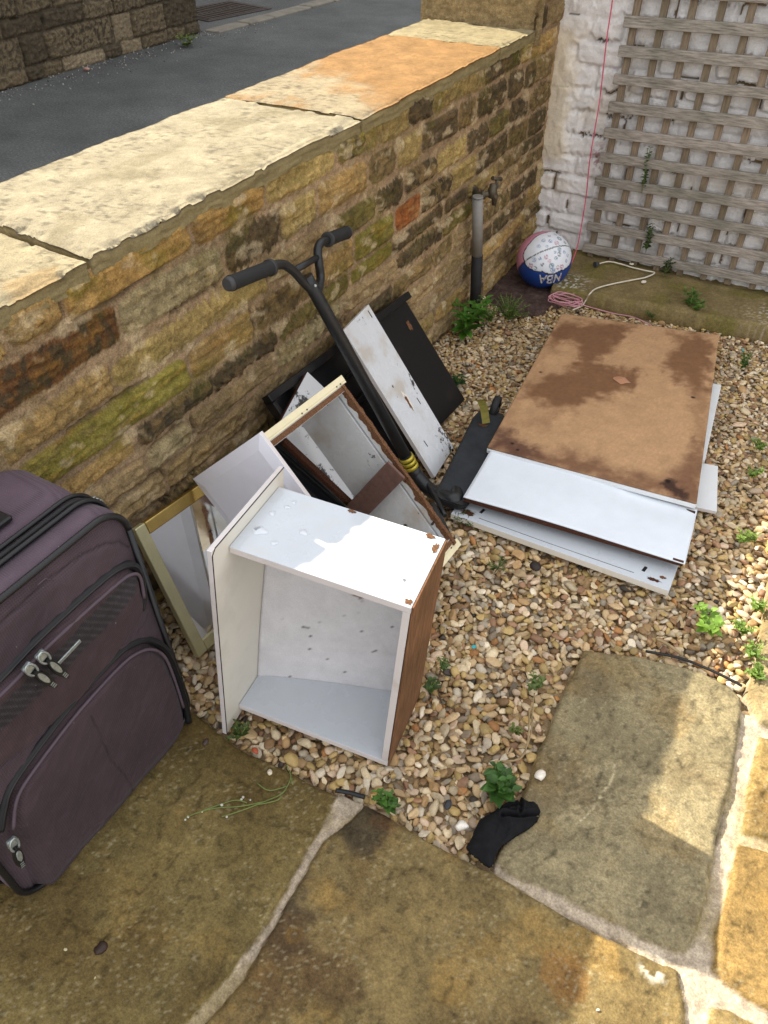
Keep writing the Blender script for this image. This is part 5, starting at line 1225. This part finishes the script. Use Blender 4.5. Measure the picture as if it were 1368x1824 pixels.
k0 = V(PX(842, 342, -1.185)); k1 = V(PX(858, 348, -1.135)); k2 = V(PX(877, 343, -1.10)); k3 = V(PX(880, 365, -1.10)); k4 = V(PX(885, 325, -1.10))
tube('inlet', [k0, k1, k2], [.012, .0115, .012], M['bronze'], t, seg=14)
tube('flange', [k0+Vector((.0, 0, 0)), k0+(k1-k0).normalized()*.012], [.026, .022], M['bronze'], t, seg=18)
tube('nut', [k1, k1+(k2-k1).normalized()*.012], .017, M['bronze'], t, seg=6)
tube('body', [k2+Vector((0, 0, -.018)), k2, k2+Vector((0, .004, .02)), k4+Vector((0, 0, -.012))], [.014, .019, .016, .011], M['bronze'], t, seg=16)
tube('spout', [k2, k2+Vector((.012, .0, -.012)), k3+Vector((0, 0, .012)), k3], [.012, .013, .010, .0085], M['bronze'], t, seg=14)
tube('spindle', [k4+Vector((0, 0, -.02)), k4+Vector((0, 0, .012))], .006, M['bronze'], t, seg=10)
tube('handle', [k4+Vector((-.008, -.026, .022)), k4+Vector((0, 0, .012)), k4+Vector((.006, .024, .006))], [.008, .006, .008], M['bronze'], t, seg=10)

# ================================================================ strings and cable
M['pink'] = plain('pink_cord', (206, 84, 112), .7, var=.2, scale=60); M['pink_pale'] = plain('faded_pink_cord', (196, 140, 148), .75); M['cable'] = plain('off_white_cable', (214, 204, 184), .6)
def pw(L, Y): return [V(PY(x, y, Y)) for x, y in L]
pts = pw([(1096,-60),(1091,0),(1082,60),(1075,120),(1068,180),(1058,240),(1050,290),(1044,350),(1036,400)], WY-.062)+[V(PY(1028,440,WY-.12)), V(PY(1015,475,3.33)), V(PY(1000,500,3.26)), V(GG(984,528,.012))]
o = tube('pink_cord', pts, .0026, M['pink'], None, seg=6, smooth_n=5); tag(o, 'thin pink cord hanging down the white wall to behind the ball', 'cord')
rr = random.Random(9); cc_ = V(GG(1006, 541, .012)); pts = []
for k in range(64):
    a = k*2*pi/11; r = .052+.016*sin(k*.37)+rr.uniform(-.008, .008); pts.append(cc_+Vector((cos(a)*r*1.25+.02*sin(k*.21), sin(a)*r*.72, .006+.010*rr.random()+.0003*k)))
pts += [cc_+Vector((.2, .02, .0)), cc_+Vector((.3, .03, .0)), cc_+Vector((.42, -.03, .003))]
o = tube('cord_coil', pts, .0026, M['pink_pale'], None, seg=6, smooth_n=4); tag(o, 'untidy coil of faded pink cord on the gravel below the ball', 'cord')
st = lambda x, y, h=.010: V(G(x, y, h))
pts = [st(1066, 470, .016), st(1085, 466, .012), st(1105, 470, .01), st(1125, 476, .01), st(1150, 482, .01), st(1166, 486, .01), st(1150, 494, .01), st(1125, 499, .01), st(1090, 506, .01), st(1062, 514, .012), st(1050, 524, .014), V(GG(1044, 534, .02)), V(GG(1036, 545, .02)), V(GG(1020, 552, .02))]
t = thing('white_cable', 'off white cable with a plug lying across the mossy step', 'cable', pts[0]); tube('cord', pts, .0032, M['cable'], t, seg=8, smooth_n=6)
tube('plug', [pts[0]+(pts[0]-pts[1]).normalized()*.022, pts[0]], [.013, .008], M['grip_end'], t, seg=12)

# ================================================================ black sock
q = [(245,1115),(272,1068),(300,1020),(318,965),(345,905),(372,868),(430,832),(500,795),(560,748),(610,720),(665,714),(708,712),(722,690),(738,682),(758,698),(790,714),(838,716),(868,742),(888,785),(890,835),(868,885),(820,930),(760,972),(700,1005),(650,1040),(600,1082),(560,1108),(520,1148),(500,1190),(490,1250),(468,1282),(440,1284),(400,1258),(345,1205),(285,1165)]
poly = [tuple(G(780+x*.2047, 1280+y*.2047, .008)[:2]) for x, y in q]; pa = np.array(poly)
sx = np.arange(pa[:, 0].min()-.004, pa[:, 0].max()+.004, .0016); sy = np.arange(pa[:, 1].min()-.004, pa[:, 1].max()+.004, .0016); Xs, Ys = np.meshgrid(sx, sy, indexing='ij')
sdk = sdpoly(Xs, Ys, poly); l0, l1, l2 = [tuple(G(780+x*.2047, 1280+y*.2047, 0)[:2]) for x, y in ((560, 880), (720, 890), (870, 850))]
h = .017*np.sqrt(np.clip(ss(0, .022, sdk), 0, 1))+.005*(fbm(Xs*30, Ys*30, 4, 401)-.5)*ss(0, .01, sdk)
lift = .0; 
for L, wd, a in (([l0, l1, l2], .005, -.009), ([tuple(G(780+x*.2047, 1280+y*.2047, 0)[:2]) for x, y in ((700, 720), (720, 800), (705, 860))], .004, -.007), ([tuple(G(780+x*.2047, 1280+y*.2047, 0)[:2]) for x, y in ((545, 820), (620, 790), (700, 790))], .005, -.006), ([tuple(G(780+x*.2047, 1280+y*.2047, 0)[:2]) for x, y in ((540, 900), (590, 990), (560, 1060))], .008, -.004)):
    d = dpath(Xs, Ys, L); h += 1.3*a*ss(wd, 0, d)-a*.9*ss(wd*.9, 0, np.abs(d-wd*1.6))
cu = G(780+350*.2047, 1280+1200*.2047, 0); 
C = lin((29, 29, 30))*(0.8+.5*fbm(Xs*60, Ys*60, 3, 402))[..., None]
ra, rb_ = G(780+245*.2047, 1280+1120*.2047, 0), G(780+450*.2047, 1280+1285*.2047, 0); dr = (rb_-ra)[:2]; dr = dr/np.linalg.norm(dr)
along = (Xs-ra[0])*dr[0]+(Ys-ra[1])*dr[1]; perp = np.abs(-(Xs-ra[0])*dr[1]+(Ys-ra[1])*dr[0]); h += .0007*np.sin(along*2*pi/.0035)*ss(.05, .03, perp)
base = -.012+0*Xs; inn = ss(-.002, .004, np.minimum(alld2.max(), 1)*0+1)
xi = np.clip(((Xs-gx[0])/.0045).astype(int), 0, len(gx)-1); yi = np.clip(((Ys-gy[0])/.0045).astype(int), 0, len(gy)-1); base = .001+0*alld2[xi, yi]
M['cloth'] = vcol('black_knit', .95, .1, 60, 700, .5, .001, .1, 1200, .2)
o = heightfield('sock', np.stack([Xs, Ys, base+.004+h], -1), C, M['cloth'], keep=sdk > -.0008, thick=(0, 0, -.006)); tag(o, 'crumpled black sock lying at the corner of the grey paving slab', 'sock')

# ================================================================ weeds
def leafmat(name, c, var=.35):
    m, nt, bs = nmat(name); at = N(nt, 'ShaderNodeAttribute'); at.attribute_name = 'Col'
    n = noise(nt, 60, 4); r = ramp(nt, n.outputs[0], [(.3, (.75,)*3), (.7, (1.25,)*3)]); nt.links.new(mixn(nt, at.outputs['Color'], r.outputs[0], mode='MULTIPLY', fac=1), bs.inputs['Base Color'])
    bs.inputs['Roughness'].default_value = .45; bs.inputs['Specular IOR Level'].default_value = .4; bs.inputs['Subsurface Weight'].default_value = 0
    tr = N(nt, 'ShaderNodeBsdfTranslucent'); mx = N(nt, 'ShaderNodeMixShader'); mx.inputs[0].default_value = .3
    nt.links.new(at.outputs['Color'], tr.inputs[0]); nt.links.new(bs.outputs[0], mx.inputs[1]); nt.links.new(tr.outputs[0], mx.inputs[2]); nt.links.new(mx.outputs[0], nt.nodes['Material Output'].inputs[0])
    bump(nt, bs, [(noise(nt, 90, 3).outputs[0], .5, .002)]); return m
M['leaf'] = leafmat('weed_leaf', None); M['stalk'] = plain('green_stalk', (108, 122, 60), .6); M['dry'] = plain('dry_stalk', (150, 128, 92), .85, var=.3)
def leaf_geo(VV, FF, CC, base, d, n, L, W, c, rr, serr=0.0):
    d = d.normalized(); s = d.cross(n).normalized(); n = s.cross(d).normalized(); i0 = len(VV); m = 7; droop = rr.uniform(.1, .5)
    for k in range(m+1):
        t_ = k/m; wv = W*sin(pi*min(t_**.8*.97+.02, 1))*.5*(1+serr*(k % 2)); p = base+d*L*t_-n*0-Vector((0, 0, 1))*droop*L*t_*t_*.5
        VV += [p-s*wv+n*wv*.35, p, p+s*wv+n*wv*.35]; CC += [c, c*.85, c]
    for k in range(m):
        a = i0+k*3; FF += [(a, a+1, a+4, a+3), (a+1, a+2, a+5, a+4)]
def weed(loc, h, nst, L, W, colr, label, cat='weed', seed=0, spread=.6, group=None, name='weed', per=7, up_=None, lean=None):
    rr = random.Random(seed); t = thing(name, label, cat, loc, group); VV = []; FF = []; CC = []; g = bmesh.new(); base = V(loc)
    for s in range(nst):
        a = rr.uniform(0, 2*pi); ln = spread*rr.uniform(.2, 1)*h; hh = h*rr.uniform(.6, 1.0); ld = lean or Vector((0, 0, 0))
        tip = base+Vector((cos(a)*ln, sin(a)*ln, hh))+ld*hh; mid = base.lerp(tip, .5)+Vector((0, 0, hh*.12)); pts = catmull([base, mid, tip], 5)
        addtube(g, pts, .0011, 5)
        for k in range(per):
            f = .25+.75*k/max(per-1, 1); p = pts[min(int(f*(len(pts)-1)), len(pts)-1)]; aa = a+k*2.4+rr.uniform(-.4, .4)
            for sgn in (0, pi):
                dv = Vector((cos(aa+sgn), sin(aa+sgn), rr.uniform(.05, .7))); sz_ = (1.15-.5*f if f < .95 else .55)*rr.uniform(.7, 1.1)
                leaf_geo(VV, FF, CC, p, dv, Vector((0, 0, 1)), L*sz_, W*sz_, lin(colr)*rr.uniform(.65, 1.3), rr)
    bm2('stems', g, M['stalk'], t); npmesh('leaves', np.array([v[:] for v in VV]), FF, np.array(CC), M['leaf'], t); return t
GRN = (70, 104, 40); LT = (116, 146, 62); DK = (44, 76, 32)
weed(GG(826, 600, .0), .17, 9, .072, .032, (84, 132, 46), 'leafy bright green weed at the foot of the pipe by the wall', seed=1, spread=.55, per=5)
weed(GG(905, 570, .0), .09, 22, .020, .009, (88, 116, 46), 'low feathery green weed on the gravel right of the pipe', seed=2, spread=1.1, per=6)
weed(GG(870, 572, .0), .07, 14, .020, .011, (92, 120, 48), 'small sprawling weed between pipe base and feathery weed', seed=22, spread=1.2, per=5)
weed(GG(815, 684, .0), .035, 6, .030, .022, (54, 82, 40), 'flat dark green weed beside the black panel', seed=3, spread=.8, per=2)
weed(V(PY(1183, 492, WY-.10)), .09, 4, .028, .018, (50, 74, 38), 'dark leafy ivy sprig rooted behind the step at the trellis foot', seed=4, spread=.4, per=5)
for k, (x, y, h_, ll) in enumerate(((1143, 345, .20, 'small ivy climbing through the upper part of the trellis'), (1150, 450, .17, 'small ivy climbing through the lower part of the trellis'))):
    weed(V(PY(x, y, WY-.065)), h_, 3, .026, .018, (74, 98, 52), ll, 'ivy', seed=5+k, spread=.12, per=8, name='ivy')
weed(GG(1226, 566, .0), .13, 7, .032, .021, (92, 126, 54), 'bushy green weed growing in front of the stone step', seed=8, spread=.45, per=6)
weed(GG(1190, 556, .0), .06, 3, .022, .015, (80, 112, 50), 'small upright weed left of the bushy weed by the step', seed=9, spread=.3, per=4)
weed(GG(1125, 552, .0), .04, 5, .016, .01, (88, 108, 52), 'tiny weed at the step edge above the hardboard panel', seed=10, spread=.9, per=4)
weed(GG(1160, 566, .0), .03, 6, .016, .01, (98, 112, 58), 'low pale weed touching the top edge of the hardboard panel', seed=30, spread=1.2, per=4)
weed(GG(1325, 655, .0), .06, 7, .022, .012, (84, 112, 56), 'loose green weed right of the hardboard panel top corner', seed=11, spread=.7, per=4)
weed(GG(790, 1192, .0), .035, 8, .012, .007, (96, 120, 60), 'tiny light green weed on gravel right of the big drawer', seed=12, spread=.8, per=4)
weed(GG(766, 1228, .0), .03, 3, .026, .02, (74, 98, 46), 'small round leaved weed touching the brown drawer back', seed=13, spread=.6, per=2)
weed(GG(948, 1226, .0), .035, 7, .018, .010, (106, 124, 62), 'curly light green weed near the left edge of the grey slab', seed=14, spread=.8, per=4)
weed(GG(918, 1306, .0), .03, 6, .012, .007, (110, 122, 58), 'tiny yellow green sprig by the dry stalks', seed=15, spread=.7, per=4)
weed(GG(884, 1412, .0), .085, 10, .040, .025, (74, 112, 48), 'leafy green weed growing right above the black sock', seed=16, spread=.55, per=4)
weed(GG(690, 1438, .0), .05, 5, .026, .014, (78, 116, 44), 'small green weed at the top corner of the middle slab', seed=17, spread=.6, per=4)
weed(GG(428, 1312, .0), .04, 6, .018, .010, (78, 96, 44), 'small weed under the front panel of the big drawer', seed=18, spread=.8, per=4)
weed(GG(815, 1010, .0)+np.array([.1, .05, 0]), .03, 8, .026, .004, (86, 100, 48), 'thin grassy tuft in the gravel in front of the board stack', seed=19, spread=1.2, per=3)
weed(GG(826, 932, .0), .03, 9, .034, .004, (74, 96, 44), 'grassy tuft at the left corner of the lowest board', seed=31, spread=1.2, per=3)
weed(GG(1258, 1122, .0), .06, 6, .040, .024, (124, 160, 64), 'bright pointed leaf weed above the grey slab', seed=20, spread=.7, per=3)
for k, (x, y, ll) in enumerate(((1322, 1128, 'sunlit small weed cluster nearest the pointed leaf weed'), (1340, 1168, 'sunlit weed at the gravel edge below the others on the right'), (1345, 1205, 'sunlit lowest weed by the corner of the grey slab'), (1338, 848, 'sunlit weed at the right border level with the stack front'), (1350, 800, 'sunlit weed highest on the right border'), (1325, 965, 'sunlit tiny weed right of the board stack'), (1350, 1085, 'sunlit weed on the right border above the small cluster'))):
    weed(GG(x, y, .0), .036, 8, .018, .010, (122, 150, 66), ll, seed=40+k, spread=1.0, per=4)

# ================================================================ dry stalks, twig, scraps
def stalk(name, pts, r, label, mat='dry', cat='twig', n=6):
    o = tube(name, pts, r, M[mat], None, seg=6, smooth_n=n); return tag(o, label, cat)
stalk('dry_stalk', [V(GG(x, y, .012)) for x, y in ((952,1235),(948,1270),(945,1310),(930,1345),(905,1358),(880,1362))], .0016, 'dry pale stalk curving along the left side of the grey slab')
stalk('dry_stalk', [V(GG(x, y, .014)) for x, y in ((943,1262),(942,1300),(938,1330),(925,1352),(893,1356))], .0022, 'thicker dry stalk bundled with the pale curving one')
stalk('dry_stalk', [V(GG(x, y, .014)) for x, y in ((806,1390),(822,1412),(838,1435),(852,1456))], .0012, 'thin dry stem in the pebbles left of the black sock')
stalk('dry_stalk', [V(GG(x, y, .014)) for x, y in ((1035,1068),(1046,1080),(1042,1100),(1036,1118))], .0016, 'short hooked dry stem above the grey slab')
stalk('dry_twig', [V(GG(x, y, .012)) for x, y in ((1170,1138),(1190,1148),(1214,1166))], .0042, 'stubby pale twig lying above the grey slab')
stalk('dry_twig', [V(GG(x, y, .014)) for x, y in ((1150,1078),(1178,1085),(1202,1080))], .003, 'brown curled twig below the board stack')
stalk('edging_strip', [V(GG(x, y, .006)) for x, y in ((1150,1160),(1210,1172),(1262,1192),(1300,1210),(1322,1222))], .0036, 'black plastic edging strip along the top of the grey slab', 'rubber', 'edging')
stalk('edging_strip', [V(GG(x, y, .004)) for x, y in ((598,1408),(622,1412),(650,1420))], .0055, 'black plastic edge poking out between the two front slabs', 'rubber', 'edging')
tw = thing('uprooted_weed', 'wilted uprooted weed with tiny buds lying on the dark front slab', 'weed', GG(440, 1420, 0)); g = bmesh.new()
TW = [[(516,1372),(518,1385),(512,1400),(500,1415),(470,1428),(440,1440),(405,1452),(395,1454)],[(512,1400),(480,1408),(458,1395)],[(470,1428),(430,1436),(380,1440),(345,1450),(330,1458)],[(440,1430),(420,1425),(395,1432),(360,1444)],[(500,1415),(495,1425),(460,1433)],[(516,1375),(520,1392),(522,1398)],[(514,1372),(510,1362)]]
for L in TW: addtube(g, catmull([V(G(x, y, .0085+.003*(i % 2))) for i, (x, y) in enumerate(L)], 4), .0013, 5)
bm2('stems', g, M['stalk'], tw); g = bmesh.new(); rr = random.Random(3)
for (x, y) in ((330,1460),(335,1455),(404,1455),(433,1420),(430,1424),(446,1425),(360,1446),(395,1434)):
    bmesh.ops.create_icosphere(g, subdivisions=1, radius=rr.uniform(.002, .004), matrix=Matrix.Translation(V(G(x, y, .009))))
M['bud'] = plain('pale_bud', (196, 192, 176), .8); bm2('buds', g, M['bud'], tw)
def lump(name, px_, size, c, label, cat, seed=0, h=.5, on=G, z=None):
    k = seed % len(var2); co = var2[k]*np.array([size, size*.72, size*.5]); a = seed*1.3; R = np.array([[cos(a), -sin(a), 0], [sin(a), cos(a), 0], [0, 0, 1]])
    p = (G(*px_, 0) if on is G else GG(*px_, 0)); co = co@R.T+np.array([p[0], p[1], p[2]+size*h if z is None else z])
    o = npmesh(name, co, fa2, np.ones((len(co), 3))*lin(c), M['pebble']); return tag(o, label, cat)
lump('pebble', (961, 1384), .016, (226, 216, 200), 'white angular pebble lying on the grey slab above the sock', 'pebble', 1)
lump('pebble', (481, 1378), .009, (216, 202, 176), 'cream round pebble on the dark front slab near the big drawer', 'pebble', 2)
lump('pebble', (1004, 1495), .003, (220, 214, 200), 'tiny white crumb alone on the grey slab below the chalk line', 'pebble', 3)
lump('pebble', (171, 1744), .006, (196, 184, 140), 'pale yellow crumb near the bottom left corner', 'pebble', 4, h=.2)
lump('pebble', (117, 1692), .0045, (190, 180, 140), 'small pale crumb left of the dark bark piece', 'pebble', 5, h=.3)
lump('stone_chip', (367, 1323), .010, (74, 60, 52), 'dark flat chip on the slab between suitcase and drawer', 'stone', 6, h=.3)
lump('brick_chip', (455, 1340), .010, (178, 86, 54), 'orange brick chip by the foot of the big drawer', 'stone', 7)
lump('bark_piece', (178, 1690), .017, (56, 40, 32), 'dark brown bark piece on the bottom left slab', 'bark', 8, h=.2)
lump('bark_piece', (953, 1016), .022, (44, 34, 30), 'black rotten wood chunk on gravel in front of the stack', 'wood chunk', 9, on=GG, h=.6)
lump('pebble', (820, 1475), .019, (228, 220, 208), 'large white pebble beside the cuff of the sock', 'pebble', 10, on=GG, h=.5)
lump('pebble', (797, 1436), .013, (52, 54, 58), 'black faceted pebble left of the sock', 'pebble', 11, on=GG, h=.6)
lump('stone_chip', (1124, 475), .014, (206, 196, 170), 'pale flat stone lying on the mossy step', 'stone', 12, z=.012); lump('stone_chip', (1146, 507), .016, (216, 206, 190), 'pale rounded stone on the mossy step right of the cable', 'stone', 13, z=.012)
for k, (px_, c, ll) in enumerate((((843, 1157), (60, 160, 165), 'turquoise plastic scrap in the gravel right of the big drawer'), ((1322, 628), (80, 170, 190), 'light blue plastic scrap among the weeds by the trellis step'))):
    lump('plastic_scrap', px_, .008, c, ll, 'scrap', 20+k, on=GG, h=1.4)
lump('stone_chip', (1065, 1800), .004, (200, 190, 170), 'tiny pale grain near the bottom of the middle slab', 'stone', 3)
lump('pebble', (155, 127), .03, (172, 130, 116), 'pinkish stone lying at the foot of the wall across the street', 'stone', 5)
weed(V(G(332, 84, 0)), .10, 14, .05, .03, (104, 122, 50), 'tuft of moss at the base of the wall across the street', 'moss', seed=60, spread=1.3, per=3, name='moss')
